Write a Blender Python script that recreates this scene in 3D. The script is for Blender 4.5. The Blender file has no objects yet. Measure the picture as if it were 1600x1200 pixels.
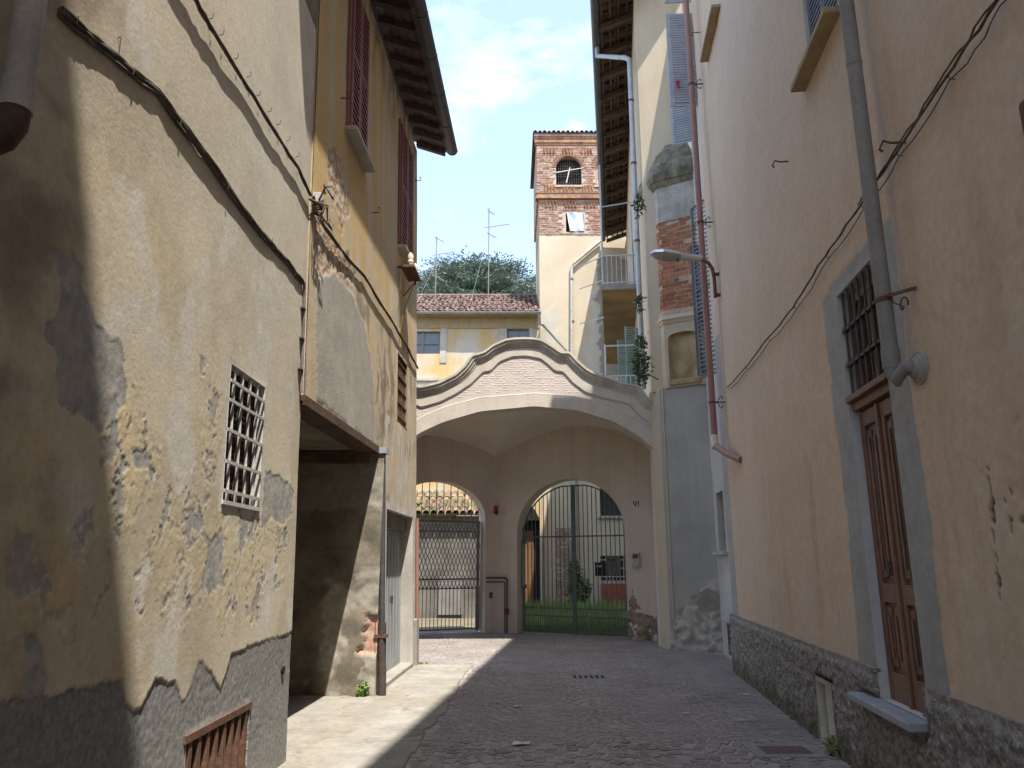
import bpy, math, random
import numpy as np
from mathutils import Vector, Matrix

# ------------------------------------------------------------------ camera, sky, sun, exposure
SC = bpy.context.scene
COL = SC.collection
FPX = 1155.0
EYE = 1.65
PITCH = math.atan(280 / 1155)
SP, CP = math.sin(PITCH), math.cos(PITCH)
cam_d = bpy.data.cameras.new('camera')
cam_d.sensor_width = 36.0
cam_d.lens = FPX / 1600 * 36.0
cam_d.clip_start = 0.05
cam_d.clip_end = 2000
cam = bpy.data.objects.new('camera', cam_d)
COL.objects.link(cam)
cam.location = (0, 0, EYE)
cam.rotation_euler = (math.radians(90) + PITCH, 0, 0)
SC.camera = cam

SUNV = Vector((0.165, -0.375, 1.0)).normalized()      # towards the sun
SKY_STRENGTH = 0.15
SUN_STRENGTH = 3.25
EXPOSURE = 1.6
wd = bpy.data.worlds.new('World')
SC.world = wd
wd.use_nodes = True
nt = wd.node_tree
for n in list(nt.nodes):
    nt.nodes.remove(n)
wo = nt.nodes.new('ShaderNodeOutputWorld')
bg = nt.nodes.new('ShaderNodeBackground')
sky = nt.nodes.new('ShaderNodeTexSky')
sky.sky_type = 'NISHITA'
sky.sun_disc = False
sky.sun_elevation = math.asin(SUNV.z)
sky.sun_rotation = math.atan2(SUNV.x, SUNV.y)
sky.air_density = 1.0
sky.dust_density = 1.0
sky.ozone_density = 1.0
# thin clouds: noise on the direction, flattened towards the horizon
tc = nt.nodes.new('ShaderNodeTexCoord')
mp = nt.nodes.new('ShaderNodeMapping')
mp.inputs['Scale'].default_value = (1.0, 1.0, 1.9)
mp.inputs['Location'].default_value = (0.33, 0.1, 0.22)
nz = nt.nodes.new('ShaderNodeTexNoise')
nz.inputs['Scale'].default_value = 3.6
nz.inputs['Detail'].default_value = 9
nz.inputs['Roughness'].default_value = 0.56
nz.inputs['Distortion'].default_value = 0.25
rp = nt.nodes.new('ShaderNodeValToRGB')
rp.color_ramp.elements[0].position = 0.55
rp.color_ramp.elements[0].color = (0.09, 0.09, 0.09, 1)
rp.color_ramp.elements[1].position = 0.80
rp.color_ramp.elements[1].color = (0.62, 0.62, 0.62, 1)
mx = nt.nodes.new('ShaderNodeMixRGB')
mx.inputs[2].default_value = (6.2, 6.6, 6.9, 1)
L = nt.links.new
L(tc.outputs['Generated'], mp.inputs['Vector'])
L(mp.outputs[0], nz.inputs['Vector'])
L(nz.outputs['Fac'], rp.inputs[0])
L(rp.outputs[0], mx.inputs[0])
L(sky.outputs[0], mx.inputs[1])
L(mx.outputs[0], bg.inputs['Color'])
bg.inputs['Strength'].default_value = SKY_STRENGTH
L(bg.outputs[0], wo.inputs['Surface'])

sun_d = bpy.data.lights.new('sun', 'SUN')
sun_d.energy = SUN_STRENGTH
sun_d.angle = math.radians(0.53)
sun_d.color = (1.0, 0.95, 0.87)
sun = bpy.data.objects.new('sun', sun_d)
COL.objects.link(sun)
sun.rotation_euler = (-SUNV).to_track_quat('-Z', 'Y').to_euler()
sun.location = (5, -10, 30)
SC.cycles.max_bounces = 6
SC.cycles.diffuse_bounces = 5
SC.cycles.caustics_reflective = False
SC.cycles.caustics_refractive = False
vs = SC.view_settings
vs.view_transform = 'Standard'
vs.look = 'None'
vs.gamma = 1
vs.use_curve_mapping = False
vs.exposure = EXPOSURE

# ------------------------------------------------------------------ helpers
RND = random.Random(11)


class Wall:
    """A vertical (or battered) plane: s along it, z up, n out of it towards the viewer's side."""
    def __init__(s, a, b, bat=0.0, side=1):
        s.o = a
        s.L = math.hypot(b[0] - a[0], b[1] - a[1])
        s.d = ((b[0] - a[0]) / s.L, (b[1] - a[1]) / s.L)
        s.n = (s.d[1] * side, -s.d[0] * side)
        s.b = bat

    def P(s, a, z, n=0.0):
        k = n - s.b * z
        return (s.o[0] + s.d[0] * a + s.n[0] * k, s.o[1] + s.d[1] * a + s.n[1] * k, z)

    def pix(s, px, py, n=0.0):
        """survey point: where the sight line through a photo pixel meets this wall"""
        u = (px - 800) / FPX
        v = (600 - py) / FPX
        r = (u, CP - v * SP, SP + v * CP)
        den = r[0] * s.n[0] + r[1] * s.n[1] + s.b * r[2]
        num = n + s.o[0] * s.n[0] + s.o[1] * s.n[1] - s.b * EYE
        t = num / den
        x, y, z = t * r[0], t * r[1], EYE + t * r[2]
        return (x - s.o[0]) * s.d[0] + (y - s.o[1]) * s.d[1], z


def ground(px, py):
    u = (px - 800) / FPX
    v = (600 - py) / FPX
    t = -EYE / (SP + v * CP)
    return u * t, (CP - v * SP) * t


W0 = Wall((0, 0), (1, 0))     # s = x, n = -y

ORG = {}


def place(o, parent, org):
    COL.objects.link(o)
    ORG[o.name] = Vector(org)
    if parent is not None:
        o.parent = parent
        o.location = Vector(org) - ORG[parent.name]
    else:
        o.location = org
    return o


def thing(name, label, cat, loc, group=None, kind=None):
    o = bpy.data.objects.new(name, None)
    o.empty_display_size = 0.2
    place(o, None, loc)
    return tag(o, label, cat, group, kind)


def tag(o, label=None, cat=None, group=None, kind=None):
    if label:
        o['label'] = label
    if cat:
        o['category'] = cat
    if group:
        o['group'] = group
    if kind:
        o['kind'] = kind
    return o


class MB:
    def __init__(s):
        s.v = []
        s.f = []

    def add(s, vs, fs):
        b = len(s.v)
        s.v += [tuple(p) for p in vs]
        s.f += [tuple(i + b for i in f) for f in fs]
        return s

    def hexa(s, p):
        return s.add(p, [(0, 3, 2, 1), (4, 5, 6, 7), (0, 1, 5, 4), (1, 2, 6, 5), (2, 3, 7, 6), (3, 0, 4, 7)])

    def box(s, W, s0, s1, z0, z1, n0, n1):
        return s.hexa([W.P(s0, z0, n0), W.P(s1, z0, n0), W.P(s1, z0, n1), W.P(s0, z0, n1),
                       W.P(s0, z1, n0), W.P(s1, z1, n0), W.P(s1, z1, n1), W.P(s0, z1, n1)])

    def wbox(s, x0, x1, y0, y1, z0, z1):
        return s.hexa([(x0, y0, z0), (x1, y0, z0), (x1, y1, z0), (x0, y1, z0),
                       (x0, y0, z1), (x1, y0, z1), (x1, y1, z1), (x0, y1, z1)])

    def quad(s, a, b, c, d):
        return s.add([a, b, c, d], [(0, 1, 2, 3)])

    def bar(s, a, b, w, h, up=(0, 0, 1)):
        """square bar from a to b, w across, h along up"""
        a, b, up = Vector(a), Vector(b), Vector(up)
        d = (b - a).normalized()
        x = d.cross(up)
        if x.length < 1e-4:
            x = d.cross(Vector((1, 0, 0)))
        x.normalize()
        y = x.cross(d)
        x *= w / 2
        y *= h / 2
        return s.hexa([a - x - y, a + x - y, a + x + y, a - x + y, b - x - y, b + x - y, b + x + y, b - x + y])

    def tube(s, pts, r, k=8, cap=True):
        pts = [Vector(p) for p in pts]
        n = len(pts)
        rr = r if isinstance(r, (list, tuple)) else [r] * n
        ref = None
        rings = []
        for i in range(n):
            if i == 0:
                d = pts[1] - pts[0]
            elif i == n - 1:
                d = pts[-1] - pts[-2]
            else:
                d = (pts[i + 1] - pts[i]).normalized() + (pts[i] - pts[i - 1]).normalized()
            d.normalize()
            if ref is None:
                ref = d.orthogonal().normalized()
            x = ref - d * ref.dot(d)
            if x.length < 1e-5:
                x = d.orthogonal()
            x.normalize()
            ref = x
            y = d.cross(x)
            rings.append([pts[i] + (x * math.cos(2 * math.pi * j / k) + y * math.sin(2 * math.pi * j / k)) * rr[i] for j in range(k)])
        vs = [p for g in rings for p in g]
        fs = []
        for i in range(n - 1):
            for j in range(k):
                j2 = (j + 1) % k
                fs.append((i * k + j, i * k + j2, (i + 1) * k + j2, (i + 1) * k + j))
        if cap:
            fs.append(tuple(range(k - 1, -1, -1)))
            fs.append(tuple((n - 1) * k + j for j in range(k)))
        return s.add(vs, fs)

    def prism(s, W, poly, n0, n1):
        k = len(poly)
        vs = [W.P(a, z, n0) for a, z in poly] + [W.P(a, z, n1) for a, z in poly]
        fs = [tuple(range(k)), tuple(range(2 * k - 1, k - 1, -1))]
        for i in range(k):
            j = (i + 1) % k
            fs.append((i, k + i, k + j, j))
        return s.add(vs, fs)

    def column(s, poly, z0, z1, poly2=None):
        """vertical prism on a plan polygon (poly2 = plan at the top)"""
        q = poly2 or poly
        k = len(poly)
        vs = [(x, y, z0) for x, y in poly] + [(x, y, z1) for x, y in q]
        fs = [tuple(range(k - 1, -1, -1)), tuple(range(k, 2 * k))]
        for i in range(k):
            j = (i + 1) % k
            fs.append((i, j, k + j, k + i))
        return s.add(vs, fs)

    def strip(s, A, B):
        """quads between two equally long point lists"""
        n = len(A)
        return s.add(list(A) + list(B), [(i, i + 1, n + i + 1, n + i) for i in range(n - 1)])

    def build(s, name, mat, parent=None, smooth=False, bevel=0.0, kind=None, org=None):
        v = np.array(s.v, dtype=float)
        lo, hi = v.min(0), v.max(0)
        if org is None:
            org = Vector(((lo[0] + hi[0]) / 2, (lo[1] + hi[1]) / 2, lo[2]))
        me = bpy.data.meshes.new(name)
        me.from_pydata((v - np.array(org)).tolist(), [], s.f)
        me.materials.append(mat)
        if smooth:
            me.polygons.foreach_set('use_smooth', [True] * len(me.polygons))
            me.set_sharp_from_angle(angle=math.radians(38))
        me.update()
        o = bpy.data.objects.new(name, me)
        place(o, parent, org)
        if bevel:
            m = o.modifiers.new('bevel', 'BEVEL')
            m.width = bevel
            m.segments = 2
            m.limit_method = 'ANGLE'
        if kind:
            o['kind'] = kind
        return o


def inst(name, mesh, parent, M):
    """an object of its own on shared mesh data, at world matrix M"""
    o = bpy.data.objects.new(name, mesh)
    COL.objects.link(o)
    if parent is not None:
        o.parent = parent
        M = Matrix.Translation(-ORG[parent.name]) @ M
    o.matrix_basis = M
    return o


def mesh_of(mb, name, mat):
    me = bpy.data.meshes.new(name)
    me.from_pydata(mb.v, [], mb.f)
    me.materials.append(mat)
    return me


# ---- vectorised gradient noise for relief
def _h(ix, iy, seed):
    n = (ix.astype(np.int64) * 374761393 + iy.astype(np.int64) * 668265263 + seed * 1442695041) & 0x7fffffff
    n = ((n ^ (n >> 13)) * 1274126177) & 0x7fffffff
    n = n ^ (n >> 16)
    return (n & 0xffff) / 65535.0 * 2 * math.pi


def gn(x, y, seed=0):
    x = np.asarray(x, float)
    y = np.asarray(y, float)
    ix, iy = np.floor(x), np.floor(y)
    fx, fy = x - ix, y - iy
    out = []
    for dx in (0, 1):
        for dy in (0, 1):
            a = _h(ix + dx, iy + dy, seed)
            out.append(np.cos(a) * (fx - dx) + np.sin(a) * (fy - dy))
    u = fx * fx * fx * (fx * (fx * 6 - 15) + 10)
    v = fy * fy * fy * (fy * (fy * 6 - 15) + 10)
    return ((out[0] * (1 - v) + out[1] * v) * (1 - u) + (out[2] * (1 - v) + out[3] * v) * u) * 1.5


def fbm(x, y, oct=4, seed=0, gain=0.5):
    r = 0
    a = 1.0
    for i in range(oct):
        r = r + a * gn(x * 2 ** i + 17.3 * i, y * 2 ** i - 9.1 * i, seed + i)
        a *= gain
    return r


def sst(a, b, x):
    t = np.clip((x - a) / (b - a), 0, 1)
    return t * t * (3 - 2 * t)


def inpoly(S, Z, poly, jit=0.05, fr=6.0, seed=3):
    s = S + jit * fbm(S * fr, Z * fr, 4, seed)
    z = Z + jit * fbm(S * fr + 31, Z * fr + 7, 4, seed + 9)
    r = np.zeros(S.shape, bool)
    n = len(poly)
    for i in range(n):
        x1, y1 = poly[i]
        x2, y2 = poly[(i + 1) % n]
        if y1 == y2:
            continue
        c = ((y1 > z) != (y2 > z)) & (s < (x2 - x1) * (z - y1) / (y2 - y1) + x1)
        r ^= c
    return r.astype(float)


def relief(W, name, s0, s1, z0, z1, res, mat, parent, holes=(), fn=None, kind=None):
    """a wall face as a fine grid; fn(S,Z) -> (offset, {attribute: values}); holes are left open"""
    def axis(a, b, cuts):
        g = list(np.linspace(a, b, max(2, int(round((b - a) / res)) + 1)))
        for c in cuts:
            if a < c < b:
                i = int(np.argmin([abs(q - c) for q in g]))
                if 0 < i < len(g) - 1:
                    g[i] = c
                else:
                    g.append(c)
                    g.sort()
        return np.array(g)
    gs = axis(s0, s1, [h[0] for h in holes] + [h[1] for h in holes])
    gz = axis(z0, z1, [h[2] for h in holes] + [h[3] for h in holes])
    S, Z = np.meshgrid(gs, gz)
    off = np.zeros_like(S)
    at = {}
    if fn:
        off, at = fn(S, Z)
    for h in holes:
        d = np.maximum(np.maximum(h[0] - S, S - h[1]), np.maximum(h[2] - Z, Z - h[3]))
        off = off * sst(0.0, 0.05, d)
    k = off - W.b * Z
    V = np.stack([W.o[0] + W.d[0] * S + W.n[0] * k, W.o[1] + W.d[1] * S + W.n[1] * k, Z], -1).reshape(-1, 3)
    ns, nzz = len(gs), len(gz)
    i, j = np.meshgrid(np.arange(ns - 1), np.arange(nzz - 1))
    cs = (gs[i] + gs[i + 1]) / 2
    cz = (gz[j] + gz[j + 1]) / 2
    keep = np.ones(cs.shape, bool)
    for h in holes:
        keep &= ~((cs > h[0]) & (cs < h[1]) & (cz > h[2]) & (cz < h[3]))
    a = (j * ns + i)[keep]
    Fc = np.stack([a, a + 1, a + 1 + ns, a + ns], -1)
    org = np.array(W.P((s0 + s1) / 2, z0, 0))
    me = bpy.data.meshes.new(name)
    me.from_pydata((V - org).tolist(), [], Fc.tolist())
    for nm, arr in at.items():
        t = me.attributes.new(nm, 'FLOAT', 'POINT')
        t.data.foreach_set('value', np.ascontiguousarray(arr.reshape(-1), dtype=np.float32))
    me.polygons.foreach_set('use_smooth', [True] * len(me.polygons))
    me.materials.append(mat)
    me.update()
    o = bpy.data.objects.new(name, me)
    place(o, parent, tuple(org))
    if kind:
        o['kind'] = kind
    return o


# ---- procedural materials
def c4(c):
    return (c[0], c[1], c[2], 1)


def mat(name, c, c2=None, rough=0.85, metal=0.0, scale=1.5, var=0.25, bump=0.25, bscale=45, streak=0.0,
        stain=None, rnd=0.0, masks=(), streakz=0.3, lo=0.38, hi=0.62, spec=0.3, vscale=None, bdist=0.012):
    m = bpy.data.materials.new(name)
    m.use_nodes = True
    t = m.node_tree
    N, K = t.nodes, t.links.new
    b = N['Principled BSDF']
    b.inputs['Roughness'].default_value = rough
    b.inputs['Metallic'].default_value = metal
    b.inputs['Specular IOR Level'].default_value = spec
    g = N.new('ShaderNodeNewGeometry')

    def noise(sc, detail=5, ro=0.6, vec=None):
        q = N.new('ShaderNodeTexNoise')
        q.inputs['Scale'].default_value = sc
        q.inputs['Detail'].default_value = detail
        q.inputs['Roughness'].default_value = ro
        K(vec or g.outputs['Position'], q.inputs['Vector'])
        return q.outputs['Fac']

    def rng(x, a, bb, p, q):
        r = N.new('ShaderNodeMapRange')
        r.inputs['From Min'].default_value = a
        r.inputs['From Max'].default_value = bb
        r.inputs['To Min'].default_value = p
        r.inputs['To Max'].default_value = q
        K(x, r.inputs['Value'])
        return r.outputs[0]

    def mix(f, a, bb, mode='MIX'):
        x = N.new('ShaderNodeMixRGB')
        x.blend_type = mode
        for i, v in ((0, f), (1, a), (2, bb)):
            if isinstance(v, (int, float)):
                x.inputs[i].default_value = v
            elif isinstance(v, (tuple, list)):
                x.inputs[i].default_value = c4(v)
            else:
                K(v, x.inputs[i])
        return x.outputs[0]
    if c2 is None:
        c2 = tuple(x * 0.72 for x in c)
    col = mix(rng(noise(scale), lo, hi, 0, 1), c, c2)
    if streak:
        mpn = N.new('ShaderNodeMapping')
        mpn.inputs['Scale'].default_value = (4.5, 4.5, streakz)
        K(g.outputs['Position'], mpn.inputs['Vector'])
        col = mix(rng(noise(1.0, 6, 0.62, mpn.outputs[0]), 0.48, 0.72, 0, streak), col, stain or tuple(x * 0.45 for x in c))
    for mk in masks:
        at = N.new('ShaderNodeAttribute')
        at.attribute_name = mk[0]
        col = mix(at.outputs['Fac'], col, mix(rng(noise(mk[3] if len(mk) > 3 else 5), 0.35, 0.65, 0, 1), mk[1], mk[2]))
    fine = noise(vscale or bscale * 0.6, 4, 0.65)
    col = mix(1.0, col, rng(fine, 0.25, 0.75, 1 - var, 1 + var * 0.6), 'MULTIPLY')
    if rnd:
        oi = N.new('ShaderNodeObjectInfo')
        col = mix(1.0, col, rng(oi.outputs['Random'], 0, 1, 1 - rnd, 1 + rnd), 'MULTIPLY')
    K(col, b.inputs['Base Color'])
    if bump:
        bp = N.new('ShaderNodeBump')
        bp.inputs['Strength'].default_value = bump
        bp.inputs['Distance'].default_value = bdist
        K(noise(bscale, 5, 0.6), bp.inputs['Height'])
        K(bp.outputs[0], b.inputs['Normal'])
    return m


def glass(name, c=(0.02, 0.025, 0.03), rough=0.08):
    m = bpy.data.materials.new(name)
    m.use_nodes = True
    t = m.node_tree
    b = t.nodes['Principled BSDF']
    n = t.nodes.new('ShaderNodeTexNoise')
    n.inputs['Scale'].default_value = 2.5
    r = t.nodes.new('ShaderNodeMapRange')
    r.inputs['To Min'].default_value = rough
    r.inputs['To Max'].default_value = rough + 0.12
    t.links.new(n.outputs['Fac'], r.inputs['Value'])
    t.links.new(r.outputs[0], b.inputs['Roughness'])
    b.inputs['Base Color'].default_value = c4(c)
    b.inputs['Specular IOR Level'].default_value = 0.6
    return m


M = {}
GREY = (0.25, 0.235, 0.21)
M['beige'] = mat('beige_plaster', (0.60, 0.53, 0.395), (0.53, 0.46, 0.33), scale=1.1, streak=0.35, stain=(0.50, 0.44, 0.34), bump=0.18, bscale=38, var=0.16,
                 masks=[('ochre', (0.60, 0.48, 0.27), (0.55, 0.45, 0.28), 3), ('dirt_tone', (0.34, 0.28, 0.185), (0.22, 0.18, 0.13), 3), ('pale', (0.60, 0.56, 0.48), (0.53, 0.49, 0.41), 6),
                        ('bare', (0.35, 0.34, 0.325), (0.25, 0.243, 0.23), 12), ('plinth', (0.29, 0.28, 0.26), (0.17, 0.165, 0.155), 34)])
M['yellow'] = mat('yellow_plaster', (0.53, 0.44, 0.31), (0.45, 0.37, 0.26), scale=1.2, streak=0.75, stain=(0.53, 0.35, 0.12), bump=0.35, bscale=40, var=0.14, streakz=0.12,
                  masks=[('orange', (0.55, 0.36, 0.12), (0.50, 0.34, 0.15), 3), ('grime', (0.28, 0.22, 0.15), (0.20, 0.16, 0.115), 5), ('white', (0.55, 0.52, 0.46), (0.46, 0.42, 0.35), 4), ('cement', (0.40, 0.37, 0.325), (0.33, 0.305, 0.265), 4),
                         ('brick', (0.36, 0.16, 0.085), (0.42, 0.32, 0.22), 14)])
M['peach'] = mat('peach_plaster', (0.595, 0.452, 0.33), (0.55, 0.41, 0.295), scale=0.7, streak=0.35, stain=(0.46, 0.34, 0.24), bump=0.35, bscale=24, var=0.14, streakz=0.2,
                 masks=[('rust', (0.50, 0.36, 0.235), (0.46, 0.325, 0.205), 3), ('cool', (0.59, 0.475, 0.355), (0.55, 0.435, 0.32), 1.5), ('cement', (0.36, 0.35, 0.325), (0.29, 0.285, 0.27), 3), ('crack', (0.09, 0.06, 0.045), (0.14, 0.1, 0.075), 20)])
M['rough'] = mat('rough_cast', (0.37, 0.34, 0.31), (0.19, 0.17, 0.15), scale=22, streak=0.0, bump=0.9, bscale=40, var=0.5, bdist=0.02,
                 masks=[('moss', (0.10, 0.095, 0.045), (0.16, 0.145, 0.10), 9), ('cap', (0.36, 0.325, 0.28), (0.26, 0.235, 0.205), 9)])
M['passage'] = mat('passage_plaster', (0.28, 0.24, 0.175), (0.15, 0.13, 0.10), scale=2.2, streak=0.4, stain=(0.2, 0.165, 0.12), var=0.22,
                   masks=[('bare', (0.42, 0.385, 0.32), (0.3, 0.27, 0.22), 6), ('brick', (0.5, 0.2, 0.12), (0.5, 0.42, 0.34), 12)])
M['pink'] = mat('pink_plaster', (0.60, 0.52, 0.445), (0.54, 0.465, 0.395), scale=0.9, streak=0.4, stain=(0.36, 0.29, 0.245), var=0.14,
                masks=[('bare', (0.38, 0.32, 0.25), (0.25, 0.19, 0.15), 8)])
M['cream'] = mat('cream_stucco', (0.57, 0.51, 0.435), (0.49, 0.44, 0.37), scale=1.8, streak=0.4, stain=(0.40, 0.34, 0.27), var=0.12, bump=0.15, streakz=0.8)
M['stipple'] = mat('stippled_render', (0.58, 0.505, 0.45), (0.52, 0.455, 0.405), scale=3, streak=0.15, stain=(0.45, 0.38, 0.33), var=0.12, bump=0.1)
M['cornice'] = mat('weathered_cornice', (0.50, 0.45, 0.375), (0.38, 0.34, 0.28), scale=2.2, streak=0.5, stain=(0.22, 0.195, 0.155), var=0.2, streakz=1.5)
M['greyblock'] = mat('grey_cement_render', (0.37, 0.352, 0.315), (0.30, 0.285, 0.255), scale=0.8, streak=0.3, stain=(0.21, 0.205, 0.19), var=0.1,
                     masks=[('bare', (0.46, 0.43, 0.375), (0.33, 0.305, 0.26), 5), ('stain', (0.15, 0.14, 0.12), (0.22, 0.2, 0.17), 7)])
M['tan'] = mat('tan_plaster', (0.50, 0.415, 0.30), (0.45, 0.37, 0.265), scale=1.0, streak=0.2, var=0.08, bump=0.15)
M['whitegrey'] = mat('whitewash_plaster', (0.53, 0.515, 0.485), (0.45, 0.435, 0.405), scale=1.2, streak=0.3, stain=(0.34, 0.33, 0.31), var=0.1)
M['niche'] = mat('stained_niche_plaster', (0.44, 0.335, 0.20), (0.30, 0.20, 0.095), scale=2.6, streak=0.6, stain=(0.2, 0.12, 0.05), var=0.2, streakz=0.8)
M['capstone'] = mat('mossy_stone', (0.28, 0.255, 0.20), (0.13, 0.12, 0.075), scale=4, streak=0.5, stain=(0.06, 0.06, 0.035), var=0.35, bump=0.6)
M['mortar'] = mat('lime_mortar', (0.50, 0.40, 0.31), (0.40, 0.32, 0.25), scale=6, var=0.3)
M['brick'] = mat('orange_brick', (0.40, 0.155, 0.07), (0.31, 0.125, 0.065), scale=7, var=0.35, rnd=0.25, bump=0.5)
M['towerbrick'] = mat('tower_brick', (0.36, 0.205, 0.155), (0.42, 0.32, 0.255), scale=2.8, var=0.4, bump=0.3, bscale=12, lo=0.42, hi=0.6)
M['darkbrick'] = mat('dark_tower_brick', (0.25, 0.12, 0.08), (0.38, 0.22, 0.12), scale=3, var=0.4, bump=0.3, bscale=12)
M['tile'] = mat('clay_roof_tile', (0.17, 0.10, 0.08), (0.09, 0.066, 0.056), scale=4.5, var=0.35, rnd=0.4, bump=0.4)
M['mosstile'] = mat('mossy_roof_tile', (0.27, 0.16, 0.12), (0.11, 0.12, 0.045), scale=1.6, var=0.35, rnd=0.3, bump=0.5)
M['wood'] = mat('old_rafter_wood', (0.115, 0.075, 0.05), (0.06, 0.042, 0.03), scale=6, var=0.35, rnd=0.25)
M['board'] = mat('old_board_wood', (0.17, 0.10, 0.065), (0.09, 0.06, 0.04), scale=5, var=0.35, rnd=0.3)
M['doorwood'] = mat('red_brown_door_wood', (0.19, 0.10, 0.066), (0.13, 0.07, 0.05), scale=4, streak=0.5, stain=(0.24, 0.12, 0.06), var=0.25, rough=0.5, bump=0.2, rnd=0.1)
M['shutred'] = mat('dark_red_shutter_paint', (0.30, 0.115, 0.10), (0.24, 0.10, 0.09), scale=5, var=0.25, rough=0.6)
M['shutblue'] = mat('grey_blue_shutter_paint', (0.40, 0.425, 0.48), (0.35, 0.37, 0.42), scale=5, var=0.15, rough=0.6)
M['shutdark'] = mat('dark_grey_shutter_paint', (0.085, 0.088, 0.095), (0.14, 0.142, 0.15), scale=4, var=0.3, rough=0.6)
M['shutgreen'] = mat('green_shutter_paint', (0.20, 0.29, 0.255), (0.16, 0.235, 0.205), scale=4, var=0.25, rough=0.6)
M['stone'] = mat('grey_stone', (0.46, 0.44, 0.41), (0.36, 0.345, 0.32), scale=5, var=0.15, bump=0.15)
M['yellowstone'] = mat('yellowed_stone', (0.40, 0.315, 0.19), (0.30, 0.23, 0.14), scale=4, streak=0.4, var=0.2)
M['bluestone'] = mat('blue_grey_slab', (0.34, 0.35, 0.37), (0.28, 0.29, 0.305), scale=6, var=0.15, rough=0.6, bump=0.1)
M['gutter'] = mat('dark_grey_gutter', (0.075, 0.078, 0.085), (0.10, 0.10, 0.105), scale=3, var=0.15, rough=0.5, metal=0.2)
M['zinc'] = mat('light_grey_zinc', (0.42, 0.44, 0.45), (0.34, 0.36, 0.37), scale=3, var=0.12, rough=0.5, metal=0.25)
M['greypipe'] = mat('grey_painted_pipe', (0.27, 0.255, 0.235), (0.22, 0.205, 0.185), scale=2, var=0.15, rough=0.7, streak=0.45, stain=(.16, .135, .11), bump=0.08)
M['oldpipe'] = mat('weathered_beige_pipe', (0.42, 0.375, 0.31), (0.28, 0.26, 0.25), scale=2.5, var=0.2, rough=0.7, streak=0.5, stain=(0.16, 0.11, 0.07))
M['brownpipe'] = mat('red_brown_pipe', (0.31, 0.165, 0.125), (0.27, 0.145, 0.115), scale=3, var=0.12, rough=0.5, bump=0.06)
M['plastic'] = mat('cream_plastic', (0.62, 0.57, 0.45), rough=0.5, var=0.1, bump=0.05)
M['blackpipe'] = mat('dark_drain_pipe', (0.055, 0.055, 0.06), (0.09, 0.085, 0.08), scale=4, var=0.3, rough=0.6)
M['iron'] = mat('dark_iron', (0.06, 0.055, 0.055), (0.10, 0.075, 0.06), scale=9, var=0.3, rough=0.7, metal=0.2)
M['rust'] = mat('rusty_iron', (0.17, 0.085, 0.05), (0.11, 0.065, 0.048), scale=12, var=0.4, rough=0.9)
M['whitebar'] = mat('white_painted_iron', (0.52, 0.50, 0.455), (0.40, 0.38, 0.34), scale=9, var=0.2, rough=0.6)
M['greenbar'] = mat('green_gate_iron', (0.115, 0.165, 0.145), (0.09, 0.125, 0.11), scale=6, var=0.25, rough=0.6)
M['latticebar'] = mat('grey_brown_gate_iron', (0.21, 0.185, 0.155), (0.14, 0.125, 0.105), scale=6, var=0.25, rough=0.6)
M['greydoor'] = mat('grey_metal_door_paint', (0.33, 0.345, 0.345), (0.28, 0.29, 0.29), scale=2, streak=0.3, var=0.1, rough=0.6, bump=0.06)
M['cable'] = mat('old_cable_sheath', (0.075, 0.06, 0.05), (0.15, 0.125, 0.10), scale=14, var=0.4)
M['cable2'] = mat('grey_conduit', (0.24, 0.22, 0.20), (0.17, 0.155, 0.14), scale=8, var=0.3)
M['alu'] = mat('lamp_aluminium', (0.62, 0.64, 0.66), (0.55, 0.57, 0.59), rough=0.32, metal=0.65, var=0.06, bump=0.0)
M['lens'] = mat('lamp_lens', (0.33, 0.31, 0.27), (0.25, 0.235, 0.2), rough=0.25, var=0.05, bump=0.03)
M['red'] = mat('red_beacon_plastic', (0.42, 0.03, 0.02), rough=0.35, var=0.1, bump=0.02)
M['black'] = mat('black_plastic', (0.02, 0.02, 0.022), rough=0.5, var=0.2, bump=0.05)
M['porcelain'] = mat('porcelain', (0.68, 0.60, 0.48), rough=0.25, var=0.08, bump=0.02)
M['dark'] = mat('dark_interior', (0.018, 0.016, 0.014), var=0.3)
M['cloth'] = mat('pale_blue_cloth', (0.55, 0.60, 0.68), (0.45, 0.50, 0.60), scale=6, var=0.1)
M['plank'] = mat('white_plank', (0.66, 0.60, 0.52), var=0.15)
M['glass'] = glass('window_glass')
M['glass2'] = glass('pale_window_glass', (0.10, 0.12, 0.125))
M['cobble'] = mat('porphyry_cobble', (0.285, 0.25, 0.225), (0.22, 0.193, 0.175), scale=2.6, var=0.25, rnd=0.26, rough=0.75, bump=0.35, bscale=60)
M['cobblefar'] = mat('porphyry_cobbles_far', (0.285, 0.25, 0.225), (0.215, 0.19, 0.172), scale=9, var=0.22, rough=0.75, bump=0.35, bscale=60,
                     masks=[('tint', (0.36, 0.32, 0.295), (0.16, 0.142, 0.135), 1.3)])
M['joint'] = mat('sandy_joint', (0.37, 0.325, 0.285), (0.27, 0.24, 0.21), scale=5, var=0.3)
M['concrete'] = mat('old_concrete', (0.31, 0.29, 0.255), (0.235, 0.22, 0.19), scale=2.2, streak=0.0, var=0.2, bump=0.25, bscale=30,
                    masks=[('crack', (0.12, 0.11, 0.08), (0.2, 0.18, 0.14), 9), ('dirt_tone', (0.21, 0.19, 0.15), (0.27, 0.245, 0.20), 6)])
M['earth'] = mat('earth', (0.20, 0.16, 0.11), (0.13, 0.115, 0.07), scale=1.5, var=0.3)
M['grass'] = mat('grass_blades', (0.17, 0.31, 0.055), (0.21, 0.235, 0.08), scale=1.8, var=0.3, rough=0.6, bump=0)
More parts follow.
